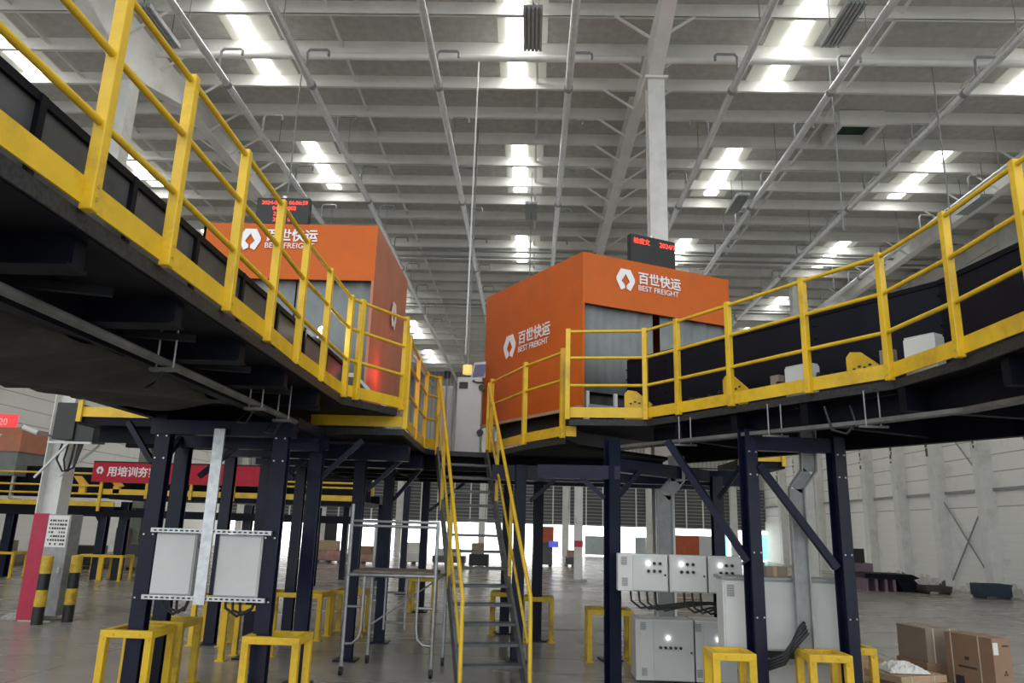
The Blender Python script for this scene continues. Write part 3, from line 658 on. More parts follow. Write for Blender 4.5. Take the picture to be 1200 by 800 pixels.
text('Q', 0.5, WHT, bl, (-2.30, 11.35, 4.75), (0, 1, 0), (0, 0, 1), 'sign_lettering') if False else None
logo(bl, (-2.29, 11.6, 5.2), (0, 1, 0), (0, 0, 1), 0.42)
br = booth('orange scanner booth on the right, its corner turned to the stairs', (0.755, 11.04), (3.36, 12.28), (1.75, 14.9), (-0.91, 13.60), 3.69, 5.33, 6.17, 'left', ORG, (0.47, 0.52, 0.26))
fx = Vector((3.36-0.755, 12.28-11.04, 0)).normalized(); sxv = Vector((0.755+0.91, 11.04-13.60, 0)).normalized()
fn = Vector((fx.y, -fx.x, 0)); sn = Vector((sxv.y, -sxv.x, 0))
sign(br, Vector((0.755, 11.04, 5.82)) + fx*0.78 + fn*0.012, fx, 0.36)
sign(br, Vector((-0.91, 13.60, 5.02)) + sxv*0.92 + sn*0.012, sxv, 0.42)
for u, za, zb in ((0.12, 3.4, 3.95), (0.62, 3.4, 3.95)):
    p = Vector((0.755, 11.04, 0)) + fx*u - fn*0.06; MB().box((p.x, p.y, (za+zb)/2), (0.05, 0.05, zb-za), math.atan2(fx.y, fx.x)).build('inner_leg', CAB, br)
p = Vector((0.755, 11.04, 3.72)) + fx*0.38 - fn*0.05; MB().box(p, (0.5, 0.05, 0.06), math.atan2(fx.y, fx.x)).build('inner_rail', GALVD, br)
p = Vector((0.755, 11.04, 3.56)) + fx*0.62 - fn*0.05; MB().box(p, (0.62, 0.08, 0.2), math.atan2(fx.y, fx.x)).build('inner_drive', NAVYD, br)
MB().bar(Vector((-0.91, 13.6, 3.68))+sn*0.02, Vector((0.755, 11.04, 3.68))+sn*0.02, 0.05, 0.05).build('bottom_trim', CARDL, br)
# red light inside the left booth flank and its small work lamp
t = thing('work_lamp', 'small dazzling work lamp behind the left rail', 'lamp', (-2.5, 8.42, 4.0))
MB().sphere((-2.5, 8.42, 4.10), 0.05, 10).build('bulb', mat('dazzling bulb', (1, 1, 1), 0.3, emit=(1, 0.98, 0.92), es=30.0), t)
MB().tube((-2.56, 8.42, 3.98), (-2.53, 8.42, 4.08), 0.012, 6).build('stem', GALV, t)
rl = bpy.data.lights.new('red_scanner_light', 'POINT'); rl.energy = 3; rl.color = (1, 0.06, 0.05); rl.shadow_soft_size = 0.05
rlo = bpy.data.objects.new('red_scanner_light', rl); rlo.location = (-2.12, 10.75, 4.05); COL.objects.link(rlo)
# scanner frame seen below the left curtain
t = thing('scanner_gantry', 'white scanner frame standing under the left booth curtain', 'frame', (-2.6, 9.95, 3.36))
for x in (-3.0, -2.42): MB().box((x, 9.95, 3.62), (0.05, 0.05, 0.5)).build('leg', CAB, t)
MB().box((-2.71, 9.95, 3.87), (0.63, 0.06, 0.06)).build('crossbar', CAB, t)
MB().bar((-2.42, 9.95, 3.85), (-1.95, 9.95, 3.4), 0.04, 0.04).build('strut', CAB, t)
# LED displays
def display(label, a, b, z0, z1, lines):
    a, b = Vector((a[0], a[1], 0)), Vector((b[0], b[1], 0)); e = (b-a).normalized(); n = Vector((e.y, -e.x, 0)); L_ = (b-a).length; m = (a+b)/2; rz = math.atan2(e.y, e.x)
    t = thing('led_display', label, 'display', (m.x, m.y, z0))
    MB().box((m.x, m.y, (z0+z1)/2), (L_, 0.12, z1-z0), rz).build('case', BLK, t, 0.01)
    MB().tube((m.x, m.y, z1), (m.x, m.y, z1+0.04), 0.05, 8).build('eyebolt', GALV, t)
    for k in (0.15, 0.85):
        p = a + e*L_*k; MB().box((p.x, p.y, z0-0.06), (0.05, 0.05, 0.14), rz).build('bracket', GALVD, t)
    for body, u, v, size in lines:
        p = a + e*L_*u + n*0.064; text(body, size, LED, t, (p.x, p.y, z0+(z1-z0)*v), e, (0, 0, 1), 'led_text', 'CENTER', 0.0)
    return t
display('black display with four red lines on top of the left booth', (-4.28, 10.45), (-3.46, 10.45), 6.27, 6.70, [('2024-07-16 06:06:59', 0.53, 0.74, 0.085), ('0456-0802', 0.53, 0.53, 0.085), ('21      0', 0.50, 0.32, 0.085), ('20      0', 0.50, 0.1, 0.085)])
da = Vector((0.755, 11.04, 0)) + fx*1.02 - fn*0.25; db = da + fx*0.9
display('black display with red characters on top of the right booth', da, db, 6.24, 6.75, [('检疫文', 0.24, 0.70, 0.11), ('2024/1', 0.82, 0.70, 0.12)])
# operator console at the stair head
t = thing('operator_console', 'grey operator console with round ports at the stair head', 'console', (-1.15, 13.6, 3.12))
MB().box((-1.16, 13.66, 3.85), (0.46, 0.42, 1.45)).build('cabinet', CAB, t, 0.015)
mb = MB()
for z in (3.55, 4.38): mb.tube((-0.93, 13.46, z), (-0.93, 13.40, z), 0.06, 14)
mb.build('port', BLK, t)
MB().box((-1.27, 13.44, 4.42), (0.16, 0.02, 0.12)).build('meter', BLK, t)
MB().frame((-0.98, 13.6, 4.72), Vector((0.3, 0.05, 0.05)), Vector((0, 0.12, -0.03)), Vector((0.06, 0, 0.32))).build('monitor', CAB, t, 0.01)
MB().frame((-0.99, 13.535, 4.72), Vector((0.22, 0.035, 0.03)), Vector((0, 0.01, 0)), Vector((0.05, 0, 0.24))).build('screen', MONIT, t)
MB().path([(-1.05, 13.5, 4.55), (-1.1, 13.42, 4.5), (-1.02, 13.4, 4.47), (-0.92, 13.46, 4.48)], 0.015, 6).build('cable', CABLE, t)
t = thing('instrument_cabinet', 'pale narrow cabinet beside the operator console', 'cabinet', (-1.62, 14.0, 3.12))
MB().box((-1.62, 14.0, 3.8), (0.24, 0.3, 1.35)).build('body', CAB, t, 0.01)
MB().box((-1.62, 13.84, 3.8), (0.2, 0.02, 1.25)).build('door', CABD, t)
t = thing('tower_lamp', 'small black beacon beside the stair handrail', 'lamp', (-1.55, 13.2, 3.12))
MB().tube((-1.55, 13.2, 3.12), (-1.55, 13.2, 4.5), 0.02, 8).build('pole', GALVD, t)
MB().tube((-1.55, 13.2, 4.5), (-1.55, 13.2, 4.62), 0.06, 10).build('head', BLK, t)

# ------------------------------------------------------------------ yellow column guards
def guard(x0, x1, y0, y1, h, label, worn=False, s=0.075):
    m = YEL2 if worn else YEL
    t = thing('column_guard', label, 'guard', ((x0+x1)/2, (y0+y1)/2, 0), 'yellow column guards')
    for x in (x0+s/2, x1-s/2):
        for y in (y0+s/2, y1-s/2):
            l = MB().box((x, y, h/2-0.03), (s, s, h-0.06)).build('leg', m, t, 0.006)
            MB().box((x, y, 0.008), (s*1.7, s*1.7, 0.016)).build('foot_plate', m, l)
    mb = MB()
    for y in (y0+s/2, y1-s/2): mb.b2(x0, x1, y-s/2, y+s/2, h-s, h)
    for x in (x0+s/2, x1-s/2): mb.b2(x-s/2, x+s/2, y0+s, y1-s, h-s, h)
    mb.build('top_frame', m, t, 0.006)
    for x, dz in ((x0+0.14, 0.0), (x1-0.14, 0.0), (x0+0.04, 0.05), (x1-0.04, 0.05)) if y0 < 9 else ():
        MB().tube((x, y0+0.004, h-s/2-dz), (x, y0-0.012, h-s/2-dz), 0.013, 6).build('bolt', m, t)
    return t
guard(-4.48, -3.92, 8.18, 8.75, 0.74, 'nearest yellow column guard on the left, round the outer leg')
guard(-2.93, -2.33, 8.06, 8.58, 0.74, 'nearest yellow guard under the right hand grey panel of the left portal')
guard(-4.58, -3.95, 8.95, 9.5, 0.74, 'yellow guard directly behind the outermost left one', True)
guard(-4.25, -3.65, 10.84, 11.4, 0.74, 'yellow guard standing in the gap between the two left portal legs')
guard(-4.4, -3.4, 12.85, 13.5, 0.74, 'yellow guard half hidden behind the second left portal leg')
guard(-5.2, -4.66, 12.0, 12.5, 0.74, 'narrow yellow guard behind the galvanised strut of the left portal')
guard(-3.45, -2.86, 13.6, 14.2, 0.74, 'yellow guard left of the rolling scaffold', True)
guard(-2.65, -2.06, 17.2, 17.8, 0.74, 'far yellow guard seen through the rolling scaffold', True)
guard(-0.68, -0.15, 14.2, 14.8, 0.74, 'yellow guard seen through the stair treads', True)
guard(-0.12, 0.46, 13.5, 14.05, 0.74, 'yellow guard right of the stair foot', True)
guard(0.90, 1.59, 11.75, 12.35, 0.74, 'yellow guard left of the small control cabinets', True)
guard(1.88, 2.32, 8.05, 8.5, 0.74, 'yellow guard in front of the tall hung cabinet')
guard(2.88, 3.32, 8.15, 8.6, 0.74, 'yellow guard in front of the inner navy leg on the right')
guard(3.5, 3.82, 8.72, 9.2, 0.74, 'rightmost yellow guard beside the cardboard stack')

# ------------------------------------------------------------------ left portal: hung panels on perforated struts
def pstrut(mb, a, b, wdt=0.045):
    a, b = Vector(a), Vector(b); mb.bar(a, b, wdt, wdt); return mb
t = thing('strut_frame', 'perforated galvanised strut frame bolted to the left portal', 'frame', (-3.5, 8.2, 1.0))
for z in (1.77, 1.08):
    p = pstrut(MB(), (-4.1, 8.21, z), (-2.78, 8.21, z)).build('horizontal_strut', GALV, t)
    mb = MB()
    for k in range(22): mb.box((-4.05+k*0.058, 8.185, z), (0.03, 0.008, 0.016))
    mb.build('slot', BLK, p)
MB().bar((-3.47, 8.18, 1.02), (-3.47, 8.18, 2.88), 0.12, 0.03, (0, 1, 0)).build('vertical_strut', GALV, t)
for x0, x1, lab in ((-4.05, -3.60, 'left grey panel box hung on the strut frame of the left portal'), (-3.36, -2.88, 'right grey panel box hung on the strut frame of the left portal')):
    t = thing('panel_box', lab, 'panel box', ((x0+x1)/2, 8.4, 1.1), 'grey panel boxes on the left portal')
    MB().b2(x0, x1, 8.24, 8.5, 1.10, 1.74).build('body', CABD, t, 0.01)
    MB().b2(x0+0.015, x1-0.015, 8.225, 8.245, 1.115, 1.725).build('door', CAB, t, 0.005)
    MB().b2(x1-0.0, x1+0.03, 8.3, 8.38, 1.58, 1.66).build('lock', BLK, t)
    for k in range(3):
        MB().path([(x0+0.1+k*0.08, 8.35, 1.12), (x0+0.12+k*0.08, 8.33, 0.98-0.02*k), (x0+0.25+k*0.06, 8.33, 0.9+0.02*k), (x1-0.08, 8.35, 0.98), (x1-0.05, 8.36, 1.10)], 0.016, 6).build('cable', CABLE, t)

# ------------------------------------------------------------------ right control boxes
def button_row(par, x0, z, n, step, y, mats):
    for k in range(n):
        b = MB().tube((x0+k*step, y+0.005, z), (x0+k*step, y-0.022, z), 0.019, 10).build('button', mats[k % len(mats)], par)
def control_box(x0, x1, y, z0, z1, d, label, strip, rows, grp):
    t = thing('control_box', label, 'control box', ((x0+x1)/2, y+d/2, z0), grp)
    MB().b2(x0, x1, y, y+d, z0, z1).build('body', CAB, t, 0.008)
    xs = x0 + strip
    MB().b2(xs+0.012, x1-0.012, y-0.022, y, z0+0.012, z1-0.012).build('door', CABD, t, 0.006)
    for (cx, cz) in ((x0+strip*0.45, z1-0.08), (x0+strip*0.5, z0+0.11)) if strip > 0.08 else ():
        mb = MB()
        for k in range(5): mb.b2(cx-0.035, cx+0.035, y-0.008, y, cz-0.05+k*0.02, cz-0.05+k*0.02+0.012)
        mb.build('vent', GALVD, t)
    for r in rows: button_row(t, xs+r[0], r[1], r[2], r[3], y-0.022, r[4])
    MB().tube((x1-0.04, y-0.02, (z0+z1)/2-0.02), (x1-0.04, y-0.035, (z0+z1)/2-0.02), 0.013, 8).build('lock', BLK, t)
    return t
GRP = 'control boxes in the hung row'
for (x0, x1, lab, st) in ((1.09, 1.70, 'left control box of the hung row of three', 0.17), (1.72, 2.17, 'middle control box of the hung row of three', 0.0), (2.19, 2.60, 'right control box of the hung row of three', 0.0)):
    control_box(x0, x1, 9.45, 1.20, 1.635, 0.24, lab, st, [(0.2 if st else 0.14, 1.53, 3, 0.07, [LAMPM, BLK, BLK]), (0.2 if st else 0.14, 1.44, 3, 0.07, [BLK])], GRP)
o = thing('hanging_bracket', 'steel rail carrying the hung control boxes', 'rail', (1.9, 9.75, 1.3))
for z in (1.28, 1.55): MB().b2(1.0, 2.95, 9.70, 9.74, z-0.02, z+0.02).build('rail', GALVD, o)
mb = MB(); t = thing('cable_bundle', 'black cables looping below the hung control boxes', 'cable', (1.9, 9.6, 1.0))
for k in range(7):
    x = 1.26+k*0.1+(0.25 if k > 3 else 0)
    MB().path([(x, 9.58, 1.2), (x+0.01, 9.57, 1.08-0.01*k), (x+0.12, 9.56, 1.0-0.008*k), (x+0.3, 9.58, 1.02), (min(2.75, x+0.75), 9.62, 1.08), (2.85, 9.66, 1.02+0.01*k)], 0.013, 6).build('cable', CABLE, t)
control_box(1.43, 2.19, 10.4, 0.03, 0.78, 0.5, 'left floor standing control cabinet with five buttons', 0.22, [(0.2, 0.56, 1, 0.07, [LAMPM]), (0.1, 0.44, 5, 0.065, [BLK])], None)
control_box(2.21, 2.74, 10.4, 0.03, 0.78, 0.5, 'right floor standing control cabinet partly behind the hung cabinet', 0.09, [(0.2, 0.56, 1, 0.07, [LAMPM]), (0.06, 0.44, 4, 0.065, [BLK])], None)
# big hung cabinet behind the two front legs
t = thing('switch_cabinet', 'long light grey switch cabinet hung between the two right legs', 'cabinet', (2.85, 9.0, 0.66))
MB().b2(2.17, 3.52, 8.72, 9.02, 0.68, 1.42).build('body', CAB, t, 0.008)
MB().b2(2.185, 2.52, 8.70, 8.72, 0.70, 1.405).build('door', CAB, t, 0.005)
MB().b2(2.60, 3.02, 8.70, 8.72, 0.70, 1.405).build('door', CABD, t, 0.005)
MB().b2(3.06, 3.50, 8.70, 8.72, 0.70, 1.405).build('door', CABD, t, 0.005)
mb = MB()
for k in range(7): mb.b2(2.21, 2.29, 8.692, 8.70, 1.24+k*0.018, 1.25+k*0.018)
mb.build('vent', GALVD, t)
MB().b2(2.15, 3.54, 8.68, 9.04, 1.42, 1.45).build('top_flange', GALVD, t)
MB().b2(2.5, 3.6, 8.75, 8.95, 0.60, 0.68).build('cable_gutter', BLK, t)
t = thing('lower_cabinet', 'low grey cabinet standing under the hung switch cabinet', 'cabinet', (3.0, 9.3, 0))
MB().b2(2.6, 3.5, 9.1, 9.5, 0.05, 0.52).build('body', CABD, t, 0.008)
MB().b2(2.64, 3.46, 9.08, 9.1, 0.08, 0.49).build('door', CAB, t)
MB().b2(2.62, 3.48, 9.14, 9.46, 0, 0.05).build('plinth', BLK, t)
t = thing('parts_carton', 'small brown carton lying on top of the hung switch cabinet', 'carton', (2.8, 8.9, 1.45))
MB().b2(2.68, 2.92, 8.78, 8.95, 1.45, 1.56).build('body', CARDG, t, 0.004)
MB().b2(2.76, 2.80, 8.775, 8.955, 1.452, 1.563).build('tape', CARDL, t)
# cable ducts dropping from the decks
def duct(label, pts, wd):
    t = thing('cable_duct', label, 'duct', (pts[-1][0], pts[-1][1], pts[-1][2]))
    for i, (a, b) in enumerate(zip(pts[:-1], pts[1:])):
        a, b = Vector(a), Vector(b)
        s = MB(); s.bar(a, b, wd, 0.02, (0, 1, 0))
        for k in (-1, 1): s.bar(a + Vector((k*wd/2, -0.035, 0)), b + Vector((k*wd/2, -0.035, 0)), 0.014, 0.08, (0, 1, 0))
        s.build('duct_section', GALVD, t)
    return t
duct('grey lipped cable duct bending down between the two right legs', [(3.17, 8.6, 3.2), (3.15, 8.6, 2.62), (3.00, 8.6, 2.42), (3.00, 8.6, 0.7)], 0.16)
for k in range(4):
    o = MB().path([(2.99, 8.55-0.03*k, 1.0-0.03*k), (2.92-0.03*k, 8.5-0.03*k, 0.95-0.06*k), (2.83-0.01*k, 8.48, 0.8-0.035*k), (2.74, 8.5, 0.68-0.03*k), (2.58, 8.54, 0.6-0.025*k), (2.45, 8.62, 0.58-0.03*k)], 0.019, 8).build('armoured_cable', CABLE)
    tag(o, 'thick black cable curling out of the grey duct by the right legs', 'cable', 'cables below the duct')
duct('grey cable duct bending down behind the hung control boxes', [(2.06, 10.65, 2.95), (2.06, 10.65, 2.6), (1.88, 10.65, 2.4), (1.88, 10.65, 0.8)], 0.2)

# ------------------------------------------------------------------ rolling scaffold left of the stairs
t = thing('rolling_scaffold', 'grey tubular rolling scaffold standing left of the stairs', 'scaffold', (-1.8, 10.5, 0))
fx0, fx1, fy, by = -2.38, -1.22, 10.2, 11.1
for (x, y, h) in ((fx0, fy, 2.15), (fx1, fy, 1.95), (fx0+0.15, by, 1.9), (fx1+0.05, by, 1.9)):
    leg = MB().tube((x, y, 0.12), (x, y, h), 0.024, 10).build('upright', TUBE, t)
    MB().tube((x-0.02, y, 0.06), (x+0.02, y, 0.06), 0.06, 14).build('caster', BLK, leg)
    MB().tube((x, y, 0.1), (x, y, 0.16), 0.03, 8).build('caster_fork', GALVD, leg)
for z in (1.93, 1.87): MB().tube((fx0, fy, z), (fx1, fy, z), 0.02, 8).build('top_bar', TUBE, t)
for y in (fy, by): MB().tube((fx0, y, 1.24), (fx1, y, 1.24), 0.026, 8).build('ledger', TUBE, t)
for x in (fx0, fx1): MB().tube((x, fy, 1.24), (x+0.1, by, 1.24), 0.022, 8).build('transom', TUBE, t)
MB().b2(fx0+0.05, fx1-0.03, fy+0.05, by-0.1, 1.25, 1.29).build('plank_deck', WOODD, t)
for x, s in ((fx0, 1), (fx1, -1)):
    MB().path([(x, fy, 0.84), (x+s*0.2, fy, 0.84)], 0.017, 8).build('stub', TUBE, t)
    MB().path([(x, fy, 0.38), (x+s*0.12, fy, 0.39), (x+s*0.2, fy, 0.46), (x+s*0.22, fy, 0.58), (x+s*0.22, fy, 1.22)], 0.018, 8).build('ladder_hoop', TUBE, t)
MB().tube((fx0+0.15, by, 0.5), (fx1, by, 1.2), 0.014, 6).build('diagonal', TUBE, t)
for z in (0.55, 0.95): MB().tube((fx0+0.35, by, z), (fx0+0.65, by, z), 0.016, 7).build('rung', TUBE, t)
MB().tube((fx0+0.35, by, 0.45), (fx0+0.35, by, 1.24), 0.016, 7).build('rung_post', TUBE, t); MB().tube((fx0+0.65, by, 0.45), (fx0+0.65, by, 1.24), 0.016, 7).build('rung_post', TUBE, t)

# ------------------------------------------------------------------ left: red pillar sign, bollards, box on the column
t = thing('pillar_cabinet', 'tall steel cabinet with a red side and a white notice beside the left column', 'cabinet', (-8.95, 14.0, 0))
MB().b2(-9.24, -8.96, 13.98, 14.02, 0.02, 1.90).build('red_side', mat('crimson panel paint', (0.42, 0.015, 0.055), 0.45), t)
MB().b2(-8.96, -8.52, 13.98, 14.35, 0.1, 1.89).build('body', GALVD, t, 0.01)
n_ = MB().b2(-8.94, -8.55, 13.968, 13.98, 1.30, 1.87).build('notice', PAPER, t)
mb = MB()
for r in range(7):
    for c in range(7):
        if rnd.random() < 0.85: mb.b2(-8.9+c*0.047, -8.9+c*0.047+rnd.uniform(.018, .038), 13.962, 13.968, 1.34+r*0.07, 1.34+r*0.07+0.035)
mb.build('print', INK, n_)
MB().b2(-9.2, -8.6, 13.98, 14.3, 0, 0.02).build('base', CONCR, t)
MB().b2(-8.62, -8.58, 13.95, 13.98, 0.85, 0.95).build('handle', CAB, t)
def bollard(x, y, label):
    t = thing('bollard', label, 'bollard', (x, y, 0), 'striped bollards')
    post = MB().tube((x, y, 0), (x, y, 1.15), 0.095, 18).build('post', BLK, t)
    for z0, z1 in ((0.30, 0.58), (0.86, 1.15)): MB().tube((x, y, z0), (x, y, z1), 0.0985, 18).build('yellow_band', YEL2, t)
    MB().sphere((x, y, 1.15), 0.095, 10, (1, 1, 0.25)).build('cap', YEL2, t)
bollard(-8.63, 13.65, 'black and yellow bollard in front of the red pillar cabinet')
bollard(-8.36, 14.1, 'black and yellow bollard right of the red pillar cabinet')
t = thing('junction_box', 'dark grey electrical box bracketed high on the left column', 'box', (-8.8, 14.2, 3.3))
MB().b2(-9.12, -8.72, 13.9, 14.45, 3.28, 3.98).build('body', mat('dark grey box paint', (0.03, 0.032, 0.031), 0.5), t, 0.01)
MB().b2(-8.72, -8.36, 13.95, 14.4, 3.24, 3.9).build('side_box', mat('dark grey box paint', (0.03, 0.032, 0.031), 0.5), t, 0.01)
MB().b2(-9.2, -8.36, 13.92, 13.96, 3.20, 3.24).build('shelf_angle', CAB, t)
for a, b in (((-9.35, 13.95, 2.55), (-8.8, 13.95, 3.22)), ((-9.1, 14.3, 2.6), (-8.4, 14.3, 3.22))): MB().bar(a, b, 0.035, 0.035).build('strut', CAB, t)
for k in range(3): MB().path([(-8.95+k*0.12, 14.0, 3.24), (-9.0+k*0.14, 13.98, 2.9), (-8.85+k*0.05, 13.98, 2.68), (-8.65, 13.98, 2.75), (-8.62+k*0.04, 13.98, 3.22)], 0.02, 6).build('cable', CABLE, t)
t = thing('security_camera', 'small white security camera on an arm at the left column', 'camera', (-9.55, 14.1, 3.45))
MB().tube((-9.78, 14.0, 3.50), (-9.5, 14.05, 3.40), 0.05, 10).build('body', CAB, t)
MB().tube((-9.5, 14.05, 3.40), (-9.35, 14.4, 3.36), 0.025, 8).build('arm', GALV, t)
MB().tube((-9.80, 13.995, 3.507), (-9.78, 14.0, 3.50), 0.04, 10).build('lens', BLK, t)
o = MB().sphere((-9.36, 14.1, 0.03), 0.2, 10, (1.1, 0.8, 0.35)).build('rag', mat('dirty white rag', (0.35, 0.34, 0.32), 0.9, 0, 0.6, 14)); tag(o, 'dirty white rag on the floor at the foot of the left column', 'rag')

# ------------------------------------------------------------------ far left platform with banner
fp = thing('conveyor_platform', 'far navy platform with yellow edge running behind the red banner', 'platform', (-12, 22.8, 0))
MB().b2(-19.5, -12.5, 22.55, 24.6, 2.02, 2.14).build('deck_plate', NAVYD, fp)
MB().b2(-19.5, -12.5, 22.5, 22.55, 2.14, 2.28).build('toe_board', YEL, fp)
MB().b2(-12.7, -5.0, 22.55, 24.6, 2.36, 2.50).build('deck_plate', NAVYD, fp)
MB().b2(-12.9, -5.0, 22.5, 22.55, 2.50, 2.66).build('toe_board', YEL, fp)
MB().b2(-19.5, -5.2, 22.6, 22.8, 1.84, 2.06).build('edge_beam', NAVYD, fp)
for x in (-18.2, -15.95, -13.05, -12.42, -8.6, -6.5):
    MB().hcol(x, 23.1, 0, 2.3, 0.24, 0.24, 0.03).build('column', NAVY, fp)
for x in (-13.4, -12.1): MB().bar((x+(0.35 if x < -13 else -0.35), 23, 1.6), (x, 23, 2.1), 0.08, 0.08).build('knee_brace', NAVY, fp)
MB().b2(-19.5, -5.0, 23.6, 23.65, 2.4, 3.35).build('conveyor_side', NAVYD, fp)
g = thing('guardrail', 'distant yellow guardrail on the far left platform', 'railing', (-12, 22.5, 2.3))
for x in (-18.6, -16.6, -14.7, -12.95): MB().b2(x-0.04, x+0.04, 22.44, 22.5, 2.0, 3.12).build('post', YEL, g)
for x in (-11.55, -10.2, -8.9, -7.6, -6.3): MB().b2(x-0.04, x+0.04, 22.44, 22.5, 2.4, 3.3).build('post', YEL, g)
for z in (3.1, 2.74, 2.5): MB().tube((-19.5, 22.47, z), (-12.95, 22.47, z), 0.03, 8).build('rail', YEL, g)
for z in (3.02, 2.88): MB().tube((-12.95, 22.47, z), (-5.0, 22.47, z), 0.03, 8).build('rail', YEL, g)
t = thing('banner', 'long red cloth banner with white characters on the far left platform', 'banner', (-10.3, 22.42, 2.8))
MB().b2(-13.25, -7.3, 22.40, 22.42, 2.86, 3.44).build('cloth', REDB, t)
MB().tube((-13.25, 22.41, 3.46), (-7.3, 22.41, 3.46), 0.025, 8).build('top_rope', BLK, t)
logo(t, (-13.02, 22.39, 3.2), (1, 0, 0), (0, 0, 1), 0.22)
text('用培训夯实', 0.315, WHT, t, (-12.8, 22.395, 3.06), (1, 0, 0), (0, 0, 1), 'banner_lettering', bold=0.006)
text('口', 0.315, WHT, t, (-7.95, 22.395, 3.01), (1, 0, 0), (0, 0, 1), 'banner_lettering', bold=0.006)
for x, lab in ((-13.6, 'left'), (-12.55, 'middle'), (-9.6, 'right')):
    t = thing('deck_bracket', 'small yellow deck bracket on the far platform, ' + lab + ' of three', 'bracket', (x, 22.7, 2.5))
    z = 2.72 if x < -12.9 else 2.75
    MB().slab([(x-0.25, 22.46, z+0.3), (x+0.0, 22.46, z+0.3), (x+0.3, 22.46, z), (x+0.05, 22.46, z-0.05)], (0, 1, 0), 0.04).build('plate', mat('amber bracket paint', (0.75, 0.38, 0.03), 0.5), t)
    MB().b2(x-0.05, x+0.15, 22.50, 22.6, z-0.22, z).build('foot', YEL, t)
guard(-13.4, -12.74, 22.7, 23.4, 0.74, 'yellow guard round the left far leg under the red banner')
guard(-12.74, -12.1, 22.7, 23.4, 0.74, 'yellow guard round the right far leg under the red banner')
guard(-17.0, -15.4, 22.7, 23.4, 0.74, 'yellow guard at the left frame edge behind the column')
t = thing('scanner_booth', 'distant orange and grey booth at the left frame edge', 'booth', (-16.9, 23.8, 2.5))
MB().b2(-18.6, -16.05, 23.0, 25.0, 3.75, 4.5).build('fascia', ORGP, t)
MB().b2(-18.55, -16.1, 23.05, 24.95, 3.0, 3.75).build('curtain', CURT, t)
for x in (-18.5, -16.15): MB().b2(x-0.04, x+0.04, 23.1, 23.2, 2.1, 3.0).build('leg', GALV, t)
text('BEST', 0.25, WHT, t, (-17.2, 22.99, 4.1), (1, 0, 0), (0, 0, 1), 'sign_lettering')
t = thing('led_display', 'small bright red display above the distant left booth', 'display', (-16.7, 23.4, 4.5))
MB().b2(-17.4, -16.55, 23.3, 23.4, 4.5, 4.95).build('case', mat('lit red panel', (0.5, 0.03, 0.03), 0.5, emit=(0.9, 0.05, 0.06), es=0.8), t)
text('20', 0.3, WHT, t, (-17.1, 23.29, 4.6), (1, 0, 0), (0, 0, 1), 'led_text')

# small deck ends showing behind the near platforms
def deck_end(x0, x1, y0, y1, z, xa, xb):
    MB().b2(x0, x1, y0, y1, z-0.14, z).build('side_deck', NAVYD, ld)
    MB().b2(x0, x1, y0-0.03, y0, z-0.02, z+0.13).build('toe_board', YEL, ld)
    for x in (x0+0.03, x1-0.03): MB().b2(x-0.035, x+0.035, y0-0.07, y0-0.03, z-0.1, z+0.22).build('post_stub', YEL, ld)
    for y in (y0+0.4, y1-0.3): MB().b2(xa, xb, y-0.06, y+0.06, min(3.0, z-0.14), z-0.13).build('outrigger', NAVYD, ld)
deck_end(-6.85, -5.0, 11.0, 12.5, 3.36, -6.7, -4.0)
deck_end(3.55, 4.35, 12.9, 14.3, 3.14, 2.1, 4.2)
t = thing('walkway_end', 'distant yellow walkway end under the left platform', 'platform', (-5.4, 24, 2.6))
MB().b2(-6.1, -5.2, 25.0, 25.1, 2.75, 3.0).build('toe_board', YEL, t)
MB().b2(-6.5, -5.0, 25.1, 27.0, 2.5, 2.75).build('deck_plate', NAVYD, t)
for x in (-6.0, -5.5): MB().b2(x-0.05, x+0.05, 24.94, 25.0, 2.7, 3.2).build('post', YEL, t)
for x in (-6.3, -5.1): MB().b2(x-0.1, x+0.1, 26, 26.2, 0, 2.5).build('column', NAVY, t)

# ------------------------------------------------------------------ cardboard by the right legs
def carton(label, c, d, rz, m, grp=None, straps=True):
    t = thing('carton', label, 'carton', (c[0], c[1], c[2]-d[2]/2), grp)
    q = Matrix.Rotation(rz, 3, 'Z')
    MB().box(c, d, rz).build('body', m, t, 0.006)
    if straps:
        for u in (-0.28, 0.22):
            o = Vector(c) + q @ Vector((u*d[0], 0, 0)); MB().box(o, (0.014, d[1]+0.01, d[2]+0.01), rz).build('strap', STRAP, t)
    return t, q
t, q = carton('large brown carton with a white label at the right edge', (5.725, 10.2, 0.375), (0.30, 0.68, 0.75), math.radians(20), CARD, None, False)
def on_box(t, q, c, d, face, items):
    """stick thin marks on a carton face: face 'l' = -x side, 'f' = -y side"""
    for nm, u, v, su, sv, m in items:
        if face == 'f': p = Vector(c) + q @ Vector((u*d[0], -d[1]/2-0.002, v*d[2])); MB().frame(p, q @ Vector((su, 0, 0)), q @ Vector((0, 0.005, 0)), Vector((0, 0, sv))).build(nm, m, t)
        else: p = Vector(c) + q @ Vector((-d[0]/2-0.002, u*d[1], v*d[2])); MB().frame(p, q @ Vector((0.005, 0, 0)), q @ Vector((0, su, 0)), Vector((0, 0, sv))).build(nm, m, t)
C, D = (5.725, 10.2, 0.375), (0.30, 0.68, 0.75)
on_box(t, q, C, D, 'f', [('shipping_label', -0.34, 0.34, 0.08, 0.14, PAPER), ('print_mark', 0.2, 0.38, 0.1, 0.02, INK), ('print_mark', 0.1, -0.02, 0.025, 0.025, INK), ('print_mark', 0.04, -0.06, 0.02, 0.02, INK), ('print_mark', 0.16, -0.06, 0.02, 0.02, INK)])
